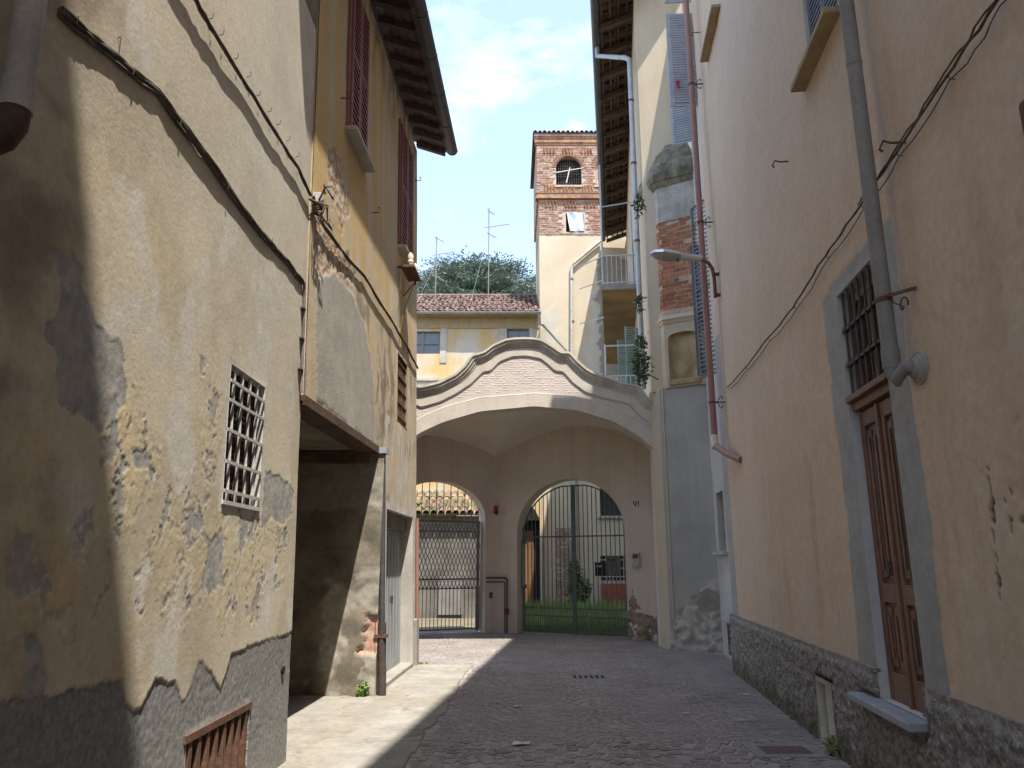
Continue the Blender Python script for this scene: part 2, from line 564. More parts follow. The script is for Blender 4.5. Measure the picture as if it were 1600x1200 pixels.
M['leaf'] = mat('vine_leaves', (0.10, 0.15, 0.055), (0.06, 0.095, 0.035), scale=7, var=0.35, rough=0.55, bump=0)
M['needle'] = mat('cedar_needles', (0.235, 0.30, 0.25), (0.15, 0.20, 0.17), scale=0.7, var=0.3, rough=0.7, bump=0)
M['bark'] = mat('bark', (0.09, 0.065, 0.05), scale=5, var=0.4)
M['ochre'] = mat('ochre_house_plaster', (0.55, 0.385, 0.17), (0.53, 0.475, 0.385), scale=0.55, streak=0.5, stain=(0.5, 0.45, 0.37), var=0.12, lo=0.42, hi=0.56, streakz=0.5)
M['fascia'] = mat('grey_ochre_frieze', (0.42, 0.35, 0.24), (0.38, 0.27, 0.13), scale=0.8, streak=0.5, var=0.15)
M['towerplaster'] = mat('cream_tower_plaster', (0.55, 0.47, 0.345), (0.49, 0.405, 0.28), scale=0.5, streak=0.4, stain=(0.47, 0.42, 0.34), var=0.1, streakz=0.25,
                        masks=[('pale', (0.55, 0.51, 0.43), (0.47, 0.43, 0.36), 2), ('grime', (0.13, 0.12, 0.10), (0.23, 0.2, 0.16), 3)])
M['gallery'] = mat('stained_soffit', (0.30, 0.215, 0.105), (0.16, 0.125, 0.08), scale=0.9, streak=0.0, var=0.25)
M['slab'] = mat('grey_balcony_slab', (0.25, 0.235, 0.215), var=0.2)
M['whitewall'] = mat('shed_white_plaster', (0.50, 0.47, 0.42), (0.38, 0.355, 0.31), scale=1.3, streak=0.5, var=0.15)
M['redbin'] = mat('faded_red_panel', (0.35, 0.10, 0.065), (0.27, 0.085, 0.06), scale=4, var=0.2)
M['browndoor'] = mat('brown_wooden_door', (0.20, 0.10, 0.045), var=0.25)
M['paper'] = mat('paper', (0.62, 0.61, 0.58), var=0.1, bump=0)
M['yleaf'] = mat('yellow_leaf', (0.5, 0.36, 0.04), var=0.2, bump=0)
M['bright'] = mat('pink_flower', (0.6, 0.03, 0.15), var=0.2, bump=0)
M['vault'] = mat('pale_vault_plaster', (0.67, 0.605, 0.52), (0.62, 0.555, 0.475), scale=0.9, streak=0.0, var=0.08, bump=0.1)
M['shedwall'] = mat('shed_plaster_painted_shade', (0.20, 0.18, 0.155), (0.12, 0.11, 0.095), scale=1.3, streak=0.5, var=0.2)  # darkened shed plaster: the shade behind the lattice gate is put into this colour
M['wornpatch'] = mat('worn_setts_patch', (0.30, 0.28, 0.25), (0.22, 0.2, 0.18), scale=6, var=0.3)
M['shaftplaster'] = mat('mottled_grey_plaster', (0.45, 0.42, 0.37), (0.30, 0.28, 0.245), scale=2.4, streak=0.5, stain=(.22, .2, .17), var=0.2)

# ------------------------------------------------------------------ shared builders
def reveal(W, r, depth, m, parent, name='reveal', out=0.004):
    s0, s1, z0, z1 = r
    b = MB()
    P = W.P
    b.quad(P(s0, z0, out), P(s0, z1, out), P(s0, z1, -depth), P(s0, z0, -depth))
    b.quad(P(s1, z0, out), P(s1, z1, out), P(s1, z1, -depth), P(s1, z0, -depth))
    b.quad(P(s0, z1, out), P(s1, z1, out), P(s1, z1, -depth), P(s0, z1, -depth))
    b.quad(P(s0, z0, out), P(s1, z0, out), P(s1, z0, -depth), P(s0, z0, -depth))
    return b.build(name, m, parent)


def bars(W, r, nv, nh, rad, n, m, parent, ext=0.03, sq=False, nh_r=None):
    s0, s1, z0, z1 = r
    for i in range(nv):
        a = s0 + (s1 - s0) * (i + 0.5) / nv
        if sq:
            MB().box(W, a - rad, a + rad, z0, z1, n - rad, n + rad).build('bar', m, parent)
        else:
            MB().tube([W.P(a, z0, n), W.P(a, z1, n)], rad, 6).build('bar', m, parent, True)
    for i in range(nh):
        z = z0 + (z1 - z0) * (i + 0.5) / nh
        q = nh_r or rad * 1.25
        MB().box(W, s0 - ext, s1 + ext, z - q, z + q, n - q * 0.8 + rad, n + q * 0.8 + rad).build('crossbar', m, parent)


def shutter(W, r, n, m, parent, panels=2, pitch=0.06, fw=0.055, th=0.035, name='shutter', tilt=0.016, slats=True):
    """louvred leaf: stiles, rails and single slats"""
    s0, s1, z0, z1 = r
    b = MB()
    b.box(W, s0, s0 + fw, z0, z1, n, n + th)
    b.box(W, s1 - fw, s1, z0, z1, n, n + th)
    hz = (z1 - z0) / panels
    for i in range(panels + 1):
        zc = z0 + hz * i
        a, c = max(z0, zc - fw * 0.6), min(z1, zc + fw * 0.6)
        b.box(W, s0 + fw, s1 - fw, a, c, n + 0.002, n + th - 0.002)
    o = b.build(name, m, parent)
    c = MB().hexa([W.P(s0 + fw, -0.004, -tilt), W.P(s1 - fw, -0.004, -tilt), W.P(s1 - fw, -0.03, tilt), W.P(s0 + fw, -0.03, tilt),
                   W.P(s0 + fw, 0.03, -tilt), W.P(s1 - fw, 0.03, -tilt), W.P(s1 - fw, 0.004, tilt), W.P(s0 + fw, 0.004, tilt)])
    nn = Vector((W.n[0], W.n[1], 0))
    me = mesh_of(c, 'slat', m)
    for i in range(panels):
        a, e = z0 + hz * i + fw * 0.75, z0 + hz * (i + 1) - fw * 0.75
        k = max(1, int((e - a) / pitch))
        for j in range(k):
            z = a + (e - a) * (j + 0.5) / k
            inst('slat', me, o, Matrix.Translation(nn * (n + th / 2 - W.b * z) + Vector((0, 0, z))))
    return o


def sag(W, pts, n=0.05, steps=6, sagz=0.02, wob=0.012, seed=1):
    """a cable along (s,z) stations"""
    r = random.Random(seed)
    out = []
    for i in range(len(pts) - 1):
        (a, z), (c, e) = pts[i], pts[i + 1]
        for k in range(steps):
            t = k / steps
            out.append(W.P(a + (c - a) * t, z + (e - z) * t - sagz * 4 * t * (1 - t) + r.uniform(-wob, wob) * 0.5, n + r.uniform(-wob, wob) * 0.6))
    out.append(W.P(pts[-1][0], pts[-1][1], n))
    return out


def coppo(mat_, L=0.45, r=0.085, r2=0.07, th=0.014):
    """half-round clay tile, axis along local Y, low end at y=0"""
    b = MB()
    k = 6
    vs = []
    for y, q, lift in ((0, r, 0.0), (L, r2, 0.0)):
        for rr in (q, q - th):
            for j in range(k + 1):
                a = math.pi * j / k
                vs.append((rr * math.cos(a), y, rr * math.sin(a) + lift))
    n = k + 1
    fs = []
    for j in range(k):
        fs.append((j, j + 1, 2 * n + j + 1, 2 * n + j))
        fs.append((n + j + 1, n + j, 3 * n + j, 3 * n + j + 1))
        fs.append((j + 1, j, n + j, n + j + 1))
    b.add(vs, fs)
    me = mesh_of(b, 'roof_tile', mat_)
    me.polygons.foreach_set('use_smooth', [True] * len(me.polygons))
    me.set_sharp_from_angle(angle=math.radians(45))
    return me


def leaves(b, c, rad, n, size, rnd, flat=0.6, shell=0.55):
    """leaf-sized quads through an ellipsoid"""
    for _ in range(n):
        while True:
            p = Vector((rnd.uniform(-1, 1), rnd.uniform(-1, 1), rnd.uniform(-1, 1)))
            if p.length < 1:
                break
        p = p.normalized() * (shell + (1 - shell) * rnd.random()) * (0.75 + 0.35 * rnd.random()) if rnd.random() < 0.7 else p
        q = Vector((c[0] + p.x * rad[0], c[1] + p.y * rad[1], c[2] + p.z * rad[2]))
        d = Vector((rnd.gauss(0, 1), rnd.gauss(0, 1), rnd.gauss(0, flat))).normalized()
        e = d.orthogonal().normalized()
        e = (e * math.cos(rnd.uniform(0, 3.14)) + d.cross(e) * math.sin(rnd.uniform(0, 3.14))).normalized()
        s = size * rnd.uniform(0.6, 1.3)
        b.quad(q - d * s, q + e * s * 0.45, q + d * s, q - e * s * 0.45)


# ------------------------------------------------------------------ the walls of the place
LN = Wall((-1.9, -2), (-1.9, 6.8), 0.027)                       # near left house
LF = Wall((-1.87, 6.8), (-1.595, 13.0), 0.028)                  # left house with the carriage passage
RN = Wall((1.88, -2), (3.4996, 12.27), 0, -1)                   # near right house
RR = Wall((3.72, 12.32), (3.97, 14.7), 0, -1)                   # whitewashed house set back
FA = Wall((-3.0, 15.6), (3.1, 15.6))                            # front of the arched gateway
PB = Wall((3.12, 15.2), (3.97, 14.7))                           # grey buttress
GR = Wall((-0.45, 19.0), (3.25, 16.9))                          # inner wall with the green gate
GL = Wall((-3.0, 17.6), (-0.45, 19.0))                          # inner wall with the folding gate
BH = Wall((-8.0, 29.5), (1.16, 29.5))                           # house behind the courtyard
TW = Wall((1.19, 30.0), (6.0, 30.0))                            # tower
FRL = Wall((3.0, 15.4), (5.0, 30.0), 0, -1)                     # far right house, side face
FRF = Wall((3.0, 15.4), (4.75, 14.42))                          # far right house, end face

# ------------------------------------------------------------------ ground
g = MB().quad((-300, -300, -0.06), (300, -300, -0.06), (300, 300, -0.06), (-300, 300, -0.06)).build('ground', M['earth'])
tag(g, kind='structure')
street = MB().wbox(-3.4, 4.1, -4, 19.2, -0.05, 0.005).build('street', M['joint'])
tag(street, kind='structure')
court = MB().wbox(-8, 5.0, 19.2, 30, -0.05, -0.004).build('courtyard_ground', M['earth'])
tag(court, kind='structure')


def conc(S, Z):
    return 0.006 * fbm(S * 1.3, Z * 1.3, 3, 5) + 0.002 * fbm(S * 9, Z * 9, 3, 8), {}


# concrete pavement: grid in plan with a broken outer edge
gx = np.linspace(-6.0, -0.55, 190)
gy = np.linspace(4.2, 12.95, 300)
X, Y = np.meshgrid(gx, gy)
edge = np.interp(Y, [4, 7.0, 9.5, 12.9], [-0.98, -0.88, -0.76, -0.66]) + 0.05 * fbm(X * 0 + 3.3, Y * 1.7, 4, 31)
Zc = 0.026 + 0.008 * fbm(X * 1.1, Y * 1.1, 3, 5) + 0.002 * fbm(X * 9, Y * 9, 3, 8)
cr = np.abs(fbm(X * 0.55 + 4, Y * 0.55, 4, 77))
crack = 1 - sst(0.012, 0.035, cr)
crack = np.maximum(crack, 1 - sst(0.012, 0.03, np.abs(Y - 7.55 - 0.05 * fbm(X * 2, Y * 2, 3, 12))))
crack = np.maximum(crack, 1 - sst(0.012, 0.03, np.abs(Y - 10.15 - 0.04 * fbm(X * 2, Y * 2, 3, 14))))
Zc = Zc - 0.012 * crack
Zc = np.where(X > edge, -0.03, Zc)
V = np.stack([X, Y, Zc], -1).reshape(-1, 3)
ns = len(gx)
i, j = np.meshgrid(np.arange(ns - 1), np.arange(len(gy) - 1))
a = (j * ns + i)[(X[:-1, :-1] < edge[:-1, :-1] + 0.05)]
me = bpy.data.meshes.new('concrete_pavement')
me.from_pydata(V.tolist(), [], np.stack([a, a + 1, a + 1 + ns, a + ns], -1).tolist())
for nm, arr in (('crack', crack * 0.8), ('dirt_tone', np.clip(sst(-0.05, 0.45, fbm(X * 1.1, Y * 0.7, 5, 40, .6)) * 0.85 + (1 - sst(0.0, 0.25, X + 1.62 + .15 * fbm(X * 2, Y * 2, 3, 44))) * .4, 0, 1))):
    t = me.attributes.new(nm, 'FLOAT', 'POINT')
    t.data.foreach_set('value', np.ascontiguousarray(arr.reshape(-1), dtype=np.float32))
me.materials.append(M['concrete'])
po = bpy.data.objects.new('concrete_pavement', me)
place(po, None, (0, 0, 0))
tag(po, kind='structure')

# porphyry setts laid in segmental arcs; the nearest 300 in view are single pieces
r = random.Random(5)
setts = []
pitch = 0.088
for row in range(int((19.0 - 4.3) / pitch)):
    y0 = 4.3 + row * pitch
    x = -3.2 + r.uniform(0, 0.08)
    while x < 4.0:
        w = r.uniform(0.068, 0.115)
        fx = ((x + 0.35) / 1.25) % 1.0
        arc = 0.30 * (math.sin(math.pi * fx) - 0.6)
        sl = 0.30 * math.pi / 1.25 * math.cos(math.pi * fx)
        xc, yc = x + w / 2, y0 + arc + r.uniform(-0.008, 0.008)
        x += w + r.uniform(0.008, 0.02)
        ed = np.interp(yc, [4, 7.0, 9.5, 12.9], [-0.98, -0.88, -0.76, -0.66])
        if yc < 13.0 and xc < ed + 0.03:
            continue
        if xc > 2.107 + 0.1135 * min(yc, 12.3) - 0.02 + (0.3 if yc > 12.4 else 0):
            continue
        if 15.3 < yc and xc > 3.05:
            continue
        if math.hypot(xc - 1.14, (yc - 11.7) * 1.5) < 0.42:      # drain
            continue
        if 2.15 < xc < 2.78 and 7.0 < yc < 7.5:                  # inspection cover
            continue
        setts.append((xc, yc, w, pitch - 0.016 + r.uniform(-0.006, 0.004), math.atan(sl) + r.uniform(-0.06, 0.06), r.uniform(-0.006, 0.006)))


def sett_verts(xc, yc, w, d, a, dz, z0=-0.02, h=0.024):
    q = []
    for k, z in ((1.0, z0), (1.0, h * 0.37 + dz * .3), (0.93, h * 0.45 + dz * .3)):
        for sx, sy in ((-1, -1), (1, -1), (1, 1), (-1, 1)):
            lx, ly = sx * w / 2 * k, sy * d / 2 * k
            q.append((xc + lx * math.cos(a) - ly * math.sin(a), yc + lx * math.sin(a) + ly * math.cos(a), z))
    return q


SF = [(0, 1, 5, 4), (1, 2, 6, 5), (2, 3, 7, 6), (3, 0, 4, 7), (4, 5, 9, 8), (5, 6, 10, 9), (6, 7, 11, 10), (7, 4, 8, 11), (8, 9, 10, 11)]
vis = [s for s in setts if s[1] > 6.72]
vis.sort(key=lambda s: s[1])
near = set(id(s) for s in [q for q in vis if -0.95 < q[0] < 2.9][:300])
vars_ = []
for k in range(5):
    b = MB().add(sett_verts(0, 0, r.uniform(0.9, 1.0), r.uniform(0.9, 1.0), 0, 0), SF)
    vars_.append(mesh_of(b, 'cobble', M['cobble']))
far = MB()
tint = []
for s in setts:
    if id(s) in near:
        mt = Matrix.Translation((s[0], s[1], s[5])) @ Matrix.Rotation(s[4], 4, 'Z') @ Matrix.Diagonal((s[2], s[3], 1, 1))
        inst('cobble', r.choice(vars_), street, mt)
    else:
        far.add(sett_verts(*s), SF)
        tint += [r.random() ** 1.6] * 12
fo = far.build('cobbles', M['cobblefar'], street, kind='stuff')
t = fo.data.attributes.new('tint', 'FLOAT', 'POINT')
t.data.foreach_set('value', np.array(tint, dtype=np.float32))

# ------------------------------------------------------------------ near left house
def pp(W, pts):
    return [W.pix(*p) for p in pts]


A = thing('plaster_house', 'beige and ochre house with peeling plaster and small white barred window, nearest on left', 'house', (-1.9, 3, 0))
wr = (7.03, 7.77, 2.05, 3.02)
gr_ = (6.72, 7.80, 0.12, 0.65)
patchA = pp(LN, [(85, 400), (103, 393), (132, 420), (133, 453), (152, 507), (180, 527), (192, 547), (195, 590), (200, 627), (187, 643), (167, 670), (157, 683), (127, 657), (93, 633), (97, 567), (77, 537), (70, 500), (90, 480), (93, 447)])
patchB = pp(LN, [(416, 738), (440, 745), (461, 775), (457, 800), (440, 822), (425, 812), (408, 828), (412, 780)])
patchC = pp(LN, [(205, 700), (232, 698), (235, 722), (215, 730)])
patchD = pp(LN, [(318, 835), (348, 838), (345, 880), (350, 905), (330, 925), (322, 900)])
patchE = pp(LN, [(35, 985), (75, 1040), (65, 1085), (30, 1085), (45, 1050)])
blis1 = pp(LN, [(150, 630), (205, 620), (250, 700), (235, 770), (200, 860), (165, 850), (160, 740)])
blis2 = pp(LN, [(270, 760), (350, 800), (440, 800), (452, 900), (400, 960), (300, 960), (230, 990), (205, 900), (230, 820)])
blis3 = pp(LN, [(305, 560), (345, 560), (345, 690), (330, 760), (300, 740), (315, 640)])
blis4 = pp(LN, [(20, 830), (160, 830), (165, 930), (130, 1010), (40, 1010)])
pl = pp(LN, [(0, 1098), (190, 1062), (196, 1098), (208, 1112), (222, 1104), (243, 1060), (262, 1068), (276, 1064), (285, 1098), (292, 1090), (312, 1030), (330, 1050), (345, 1078), (362, 1022), (400, 1005), (450, 990)])
plx = [0] + [q[0] for q in pl] + [9.2]
plz = [0.95] + [q[1] for q in pl] + [pl[-1][1]]


def f_near(S, Z):
    base = 0.006 * fbm(S * 0.6, Z * 0.6, 2, 2) + 0.0006 * fbm(S * 5, Z * 5, 3, 4)
    zb = np.interp(S, plx, plz) + 0.012 * fbm(S * 14, Z * 4, 3, 21)
    pm = (Z < zb).astype(float)
    bare = np.zeros_like(S)
    for k, (p, jj) in enumerate(((patchA, .035), (patchB, .04), (patchC, .03), (patchD, .06), (patchE, .05))):
        bare = np.maximum(bare, inpoly(S, Z, p, jj, 5.0, 50 + k))
    bl = np.maximum.reduce([inpoly(S, Z, blis1, .12, 4, 61), 0.9 * inpoly(S, Z, blis2, .15, 3, 62), 0.8 * inpoly(S, Z, blis3, .1, 4, 63), 0.75 * inpoly(S, Z, blis4, .15, 4, 66)])
    fl = fbm(S * 4.5, Z * 3.4, 6, 70, 0.62)
    flakes = bl * (fl > 0.40)
    ridg = np.abs(fbm(S * 7, Z * 6, 4, 80, 0.55))
    off = base + bl * (0.0012 * (1 - sst(0, 0.25, ridg)) + 0.0009 * fbm(S * 16, Z * 16, 3, 85))
    fl2 = fbm(S * 13, Z * 10, 4, 75, .6)
    flakes = np.maximum(flakes, bl * (fl2 > 0.52) * (fl > -.1) * .8)
    rim = bl * (fl > 0.26) * (fl <= 0.40)
    off = off + 0.0016 * bl * sst(0.24, 0.40, fl) * (fl <= 0.40)
    bare = np.maximum(bare, flakes) * (0.72 + 0.28 * sst(-.3, .2, fbm(S * 7, Z * 7, 4, 76, .6)))
    off = off - 0.0032 * bare + bare * 0.0008 * fbm(S * 25, Z * 25, 2, 88)
    off = np.where(pm > 0, -0.005 + 0.0016 * fbm(S * 22, Z * 22, 3, 90) + 0.003 * fbm(S * 2, Z * 2, 3, 91), off)
    win = np.maximum(np.maximum(wr[0] - S, S - wr[1]), np.maximum(wr[2] - Z, Z - wr[3]))
    pale = (1 - sst(0.04, 0.085, win + 0.02 * fbm(S * 6, Z * 6, 3, 95))) * 0.9
    pale = np.maximum(pale, 0.9 * sst(0.25, 0.5, fbm(S * 1.5, Z * 1.2, 4, 97)) * (Z < 5) * (S > 5.3))
    pale = np.maximum(pale, 0.5 * sst(4.5, 7.5, S) * sst(2.0, 4.5, Z))
    pale = np.maximum(pale, rim * .55)
    och = sst(0.0, 0.35, fbm(S * 1.2 + 3, Z * 0.9, 4, 99)) * (1 - sst(5.6, 6.6, S)) * (1 - sst(3.1, 3.9, Z)) * sst(4.6, 5.3, S)
    och = np.maximum(och, 0.5 * bl)
    stain_tone = (1 - sst(4.75, 5.5, S + 0.3 * fbm(S * 1.5, Z * 1.5, 4, 101))) * (0.45 + 0.55 * sst(-0.3, 0.5, fbm(S * 1.6, Z * 2.2, 4, 103)))  # browner, darker tone towards the near end of the wall
    stain_tone = np.maximum(stain_tone, 0.30 * sst(0.0, 0.5, fbm(S * .7 + 5, Z * .45, 5, 105, .6)))
    stain_tone = np.maximum(stain_tone, bl * 0.35 * (ridg < 0.05))
    return off, {'plinth': pm, 'bare': bare * (1 - pm), 'pale': pale * (1 - pm), 'ochre': och * (1 - pm), 'dirt_tone': np.clip(stain_tone, 0, 1) * (1 - pm)}


relief(LN, 'wall', 4.0, 8.8, 0.0, 4.0, 0.0125, M['beige'], A, [wr, gr_], f_near)
relief(LN, 'upper_wall', 4.0, 8.8, 4.0, 7.2, 0.03, M['beige'], A, [], f_near)
wl = MB()
wl.box(LN, 0, 4.0, 0, 12, -0.5, 0)
wl.box(LN, 4.0, 8.8, 7.2, 12, -0.5, 0)
wl.wbox(-8, -2.8, -2, 6.75, 0, 12)
wl.box(LN, 4.0, 8.8, 0, 12, -1.0, -0.5)
wl.box(LN, 8.55, 8.8, 0, 12, -0.5, -0.03)
wl.build('rear_wall', M['passage'], A)
ev = MB()
ev.hexa([(-2.4, -2.2, 12.3), (-1.4, -2.2, 11.9), (-1.4, 5.0, 11.9), (-2.4, 5.0, 12.3), (-5, -2.2, 13.6), (-1.4, -2.2, 12.0), (-1.4, 5.0, 12.0), (-5, 5.0, 13.6)])
ev.build('roof', M['tile'], A)
w = thing('x', '', '', (0, 0, 0))
bpy.data.objects.remove(w)
# window
wn = reveal(LN, wr, 0.075, M['whitegrey'], A, 'window')
MB().box(LN, wr[0], wr[1], wr[2], wr[3], -0.12, -0.077).build('pane', M['dark'], wn)
sc_ = MB()
for k in range(22):
    z = wr[2] + 0.02 + k * 0.043
    sc_.box(LN, wr[0] + 0.03, wr[1] - 0.14, z, z + 0.007, -0.06, -0.053)
for k in range(7):
    s_ = wr[0] + 0.04 + k * 0.09
    sc_.box(LN, s_, s_ + 0.007, wr[2], wr[3], -0.052, -0.047)
sc_.build('mesh_screen', M['iron'], wn)
MB().box(LN, wr[0] - 0.01, wr[1] + 0.01, wr[2] - 0.012, wr[2] + 0.016, -0.076, 0.012).build('sill', M['whitegrey'], wn)
for k in range(4):
    a_ = wr[0] + (wr[1] - wr[0]) * (k + 0.75) / 4.6
    MB().tube([LN.P(a_, wr[2], -0.015), LN.P(a_, wr[3], -0.015)], 0.012, 6).build('bar', M['whitebar'], wn, True)
for z in (2.13, 2.33, 2.55, 2.76, 2.90):
    MB().box(LN, wr[0] + 0.0, wr[1] - 0.0, z - 0.011, z + 0.011, -0.004, 0.012).build('crossbar', M['whitebar'], wn)
# cellar grille
gq = reveal(LN, gr_, 0.25, M['rough'], A, 'cellar_opening')
MB().box(LN, gr_[0], gr_[1], gr_[2], gr_[3], -0.29, -0.252).build('backing', M['dark'], gq)
for k in range(8):
    a_ = gr_[0] + 0.06 + k * 0.137
    MB().box(LN, a_ - 0.022, a_ + 0.022, gr_[2], gr_[3] - 0.015, -0.03, 0.005).build('bar', M['rust'], gq)
MB().box(LN, gr_[0] - 0.03, gr_[1] + 0.03, gr_[3] - 0.03, gr_[3] + 0.015, -0.02, 0.012).build('top_rail', M['rust'], gq)
mm = MB()
for k in range(16):
    mm.box(LN, gr_[0], gr_[1], gr_[2] + 0.03 * k, gr_[2] + 0.03 * k + 0.008, -0.075, -0.067)
mm.build('mesh_screen', M['iron'], gq)
# downpipe ending in the wall
dp = MB().tube([LN.P(4.5, 12, 0.09), LN.P(4.5, 3.42, 0.09)], 0.054, 14).build('downpipe', M['oldpipe'], A, True)
MB().tube([LN.P(4.5, 3.46, 0.09), LN.P(4.5, 3.33, 0.09)], 0.060, 14).build('collar', M['oldpipe'], dp, True)
MB().tube([LN.P(4.5, 3.35, 0.09), LN.P(4.5, 3.27, 0.088), LN.P(4.497, 3.21, 0.06), LN.P(4.495, 3.18, 0.0)], [0.055, 0.054, 0.052, 0.05], 14).build('elbow', M['board'], dp, True)
MB().box(LN, 4.44, 4.56, 4.25, 4.28, -0.01, 0.15).build('clamp', M['rust'], dp)
# hook on the wall
MB().tube([LN.P(5.25, 4.26, 0.0), LN.P(5.25, 4.26, 0.02), LN.P(5.252, 4.19, 0.018), LN.P(5.252, 4.13, 0.015)], 0.003, 5).build('hook', M['iron'], A)
hole = MB().tube([LN.P(8.58, 0.78, -0.05), LN.P(8.58, 0.78, 0.012)], [0.02, 0.035], 10).build('wall_vent', M['dark'], A)

# ------------------------------------------------------------------ left house with passage
B = thing('passage_house', 'yellow stained house with carriage passage, dark red shutters and overhanging tiled eave on left', 'house', (-1.75, 10, 0))
PW = 3.17
PZ = 3.13
door = (3.75, 5.88, 0.06, 2.40)
bw = (4.45, 5.28, 3.80, 4.90)
cem = pp(LF, [(493, 440), (520, 425), (548, 455), (570, 510), (582, 580), (588, 700), (540, 662), (495, 622)])
brk = pp(LF, [(512, 235), (528, 240), (545, 300), (546, 345), (530, 350), (512, 300)])
brk2 = pp(LF, [(520, 380), (545, 400), (556, 440), (535, 440), (508, 430)])
brk3 = pp(LF, [(495, 335), (520, 350), (515, 440), (495, 450)])
wht = pp(LF, [(602, 640), (625, 660), (640, 690), (645, 790), (640, 812), (600, 790), (596, 720)])
grm = pp(LF, [(590, 540), (618, 560), (616, 690), (590, 690)])


def f_left(S, Z):
    off = 0.007 * fbm(S * 0.7, Z * 0.7, 2, 102) + 0.0008 * fbm(S * 6, Z * 6, 3, 104)
    c = inpoly(S, Z, cem, 0.04, 4, 110)
    bk = np.maximum.reduce([inpoly(S, Z, brk, .14, 4, 111), inpoly(S, Z, brk2, .14, 4, 112), inpoly(S, Z, brk3, .14, 4, 113)]) * (1 - c)
    rag = fbm(S * 7, Z * 7, 4, 120, 0.6)
    bk2 = bk * (rag > -0.05)
    course = (np.mod(Z / 0.075, 1) < 0.22).astype(float)
    wh = np.maximum(inpoly(S, Z, wht, .15, 3, 114) * sst(-0.3, 0.3, fbm(S * 4, Z * 1.5, 4, 130)), (S > 5.88) * (Z < 2.6) * 0.9)
    wh = np.maximum(wh, (S > 3.3) * (Z < 2.5) * 0.9)
    wh = np.maximum(wh, bk * (1 - bk2) * 0.7)
    gm = np.maximum(inpoly(S, Z, grm, .2, 3, 115) * sst(-0.2, 0.3, fbm(S * 3, Z * 1.6, 4, 131)), 0.75 * sst(0.1, 0.45, fbm(S * 2.2, Z * 0.8, 4, 132)) * (Z < 5))
    gm = np.maximum(gm, sst(8.3, 9.3, Z) * sst(-0.2, 0.4, fbm(S * 4, Z * 1.2, 4, 133)))
    flk = (fbm(S * 6, Z * 5, 4, 140, 0.6) > 0.62) * (Z < 4.6) * (S > 2.6)
    off = off + 0.006 * c - bk2 * (0.007 + 0.003 * course) + bk * 0.002 * rag - 0.002 * flk
    org_ = sst(-.02, .25, fbm(S * 2.6, Z * .22, 3, 150)) * sst(4.6, 5.6, Z + .5 * fbm(S * 2, Z * .8, 3, 151)) * (1 - c) * (1 - bk)
    org_ = np.maximum(org_, (1 - sst(.12, .22, np.abs(S - .28 + .03 * fbm(S, Z, 3, 152)))) * sst(4.9, 5.3, Z))
    return off, {'orange': np.clip(org_, 0, 1) * .85, 'cement': c * 0.95, 'brick': bk2 * (1 - 0.8 * course), 'white': np.clip(wh + 0.6 * flk, 0, 1), 'grime': np.clip(gm, 0, 1) * (1 - c)}


MB().box(LF, 0.002, 0.02, PZ, 9.5, -0.3, -0.012).build('corner_return', M['yellow'], B)
relief(LF, 'wall', 0.0, LF.L, 0.0, 9.5, 0.026, M['yellow'], B, [(-0.1, PW, -0.1, PZ), door, bw], f_left)
rw = MB()
rw.wbox(-8, -2.55, 10.4, 13.0, 0, 9.6)
rw.box(LF, PW + 0.6, LF.L, 0, 9.5, -0.8, -0.45)
rw.box(LF, 0, LF.L, PZ + 0.4, 9.5, -1.2, -0.6)
rw.box(LF, LF.L - 0.12, LF.L, 0, 9.5, -1.2, -0.02)
rw.wbox(-8, -2.6, 6.75, 13.0, 3.6, 9.6)
rw.build('rear_wall', M['passage'], B)
# passage
PS = Wall(LF.P(PW, 0, -4.2)[:2], LF.P(PW, 0, 0.0)[:2])


def f_pass(S, Z):
    off = 0.014 * fbm(S, Z, 3, 201) + 0.004 * fbm(S * 6, Z * 6, 3, 203)
    ba = ((Z > 2.35 + 0.1 * fbm(S * 3, Z * 3, 3, 210)) & (S > 2.5) & (Z < 2.95)).astype(float) * 0.6
    ba = np.maximum(ba, sst(0.1, 0.4, fbm(S * 1.8, Z * 2, 4, 211)) * sst(2.4, 3.6, S) * (Z < 1.6))
    rag = fbm(S * 6, Z * 6, 4, 213)
    bk = ((S > 4.02 + 0.1 * rag) & (Z > 0.55 + 0.1 * rag) & (Z < 0.95 + 0.2 * rag)).astype(float)
    low = ((S > 4.0 + 0.08 * rag) & (Z < 0.6)).astype(float)
    off = off - 0.03 * bk + 0.015 * rag * low + ba * 0.012 * rag
    return off, {'bare': np.clip(ba + low, 0, 1), 'brick': bk}


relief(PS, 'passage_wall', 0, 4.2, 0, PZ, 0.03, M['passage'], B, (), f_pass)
pa = MB()
P = LF.P
pa.quad(P(-0.05, PZ, 0.0), P(PW + 0.05, PZ, 0.0), P(PW + 0.05, PZ + 0.02, -4.2), P(-0.05, PZ + 0.02, -4.2))
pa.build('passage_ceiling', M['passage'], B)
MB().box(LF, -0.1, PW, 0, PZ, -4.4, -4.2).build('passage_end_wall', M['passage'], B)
MB().box(LF, -0.02, PW + 0.02, PZ - 0.035, PZ + 0.06, -0.26, 0.018).build('lintel_beam', M['board'], B)
MB().box(LF, 0, PW - 0.02, PZ - 0.16, PZ - 0.002, -3.3, -3.1).build('ceiling_beam', M['board'], B)
MB().box(PS, 0.2, 4.0, PZ - 0.17, PZ - 0.01, -0.02, 0.1).build('wall_beam', M['board'], B)
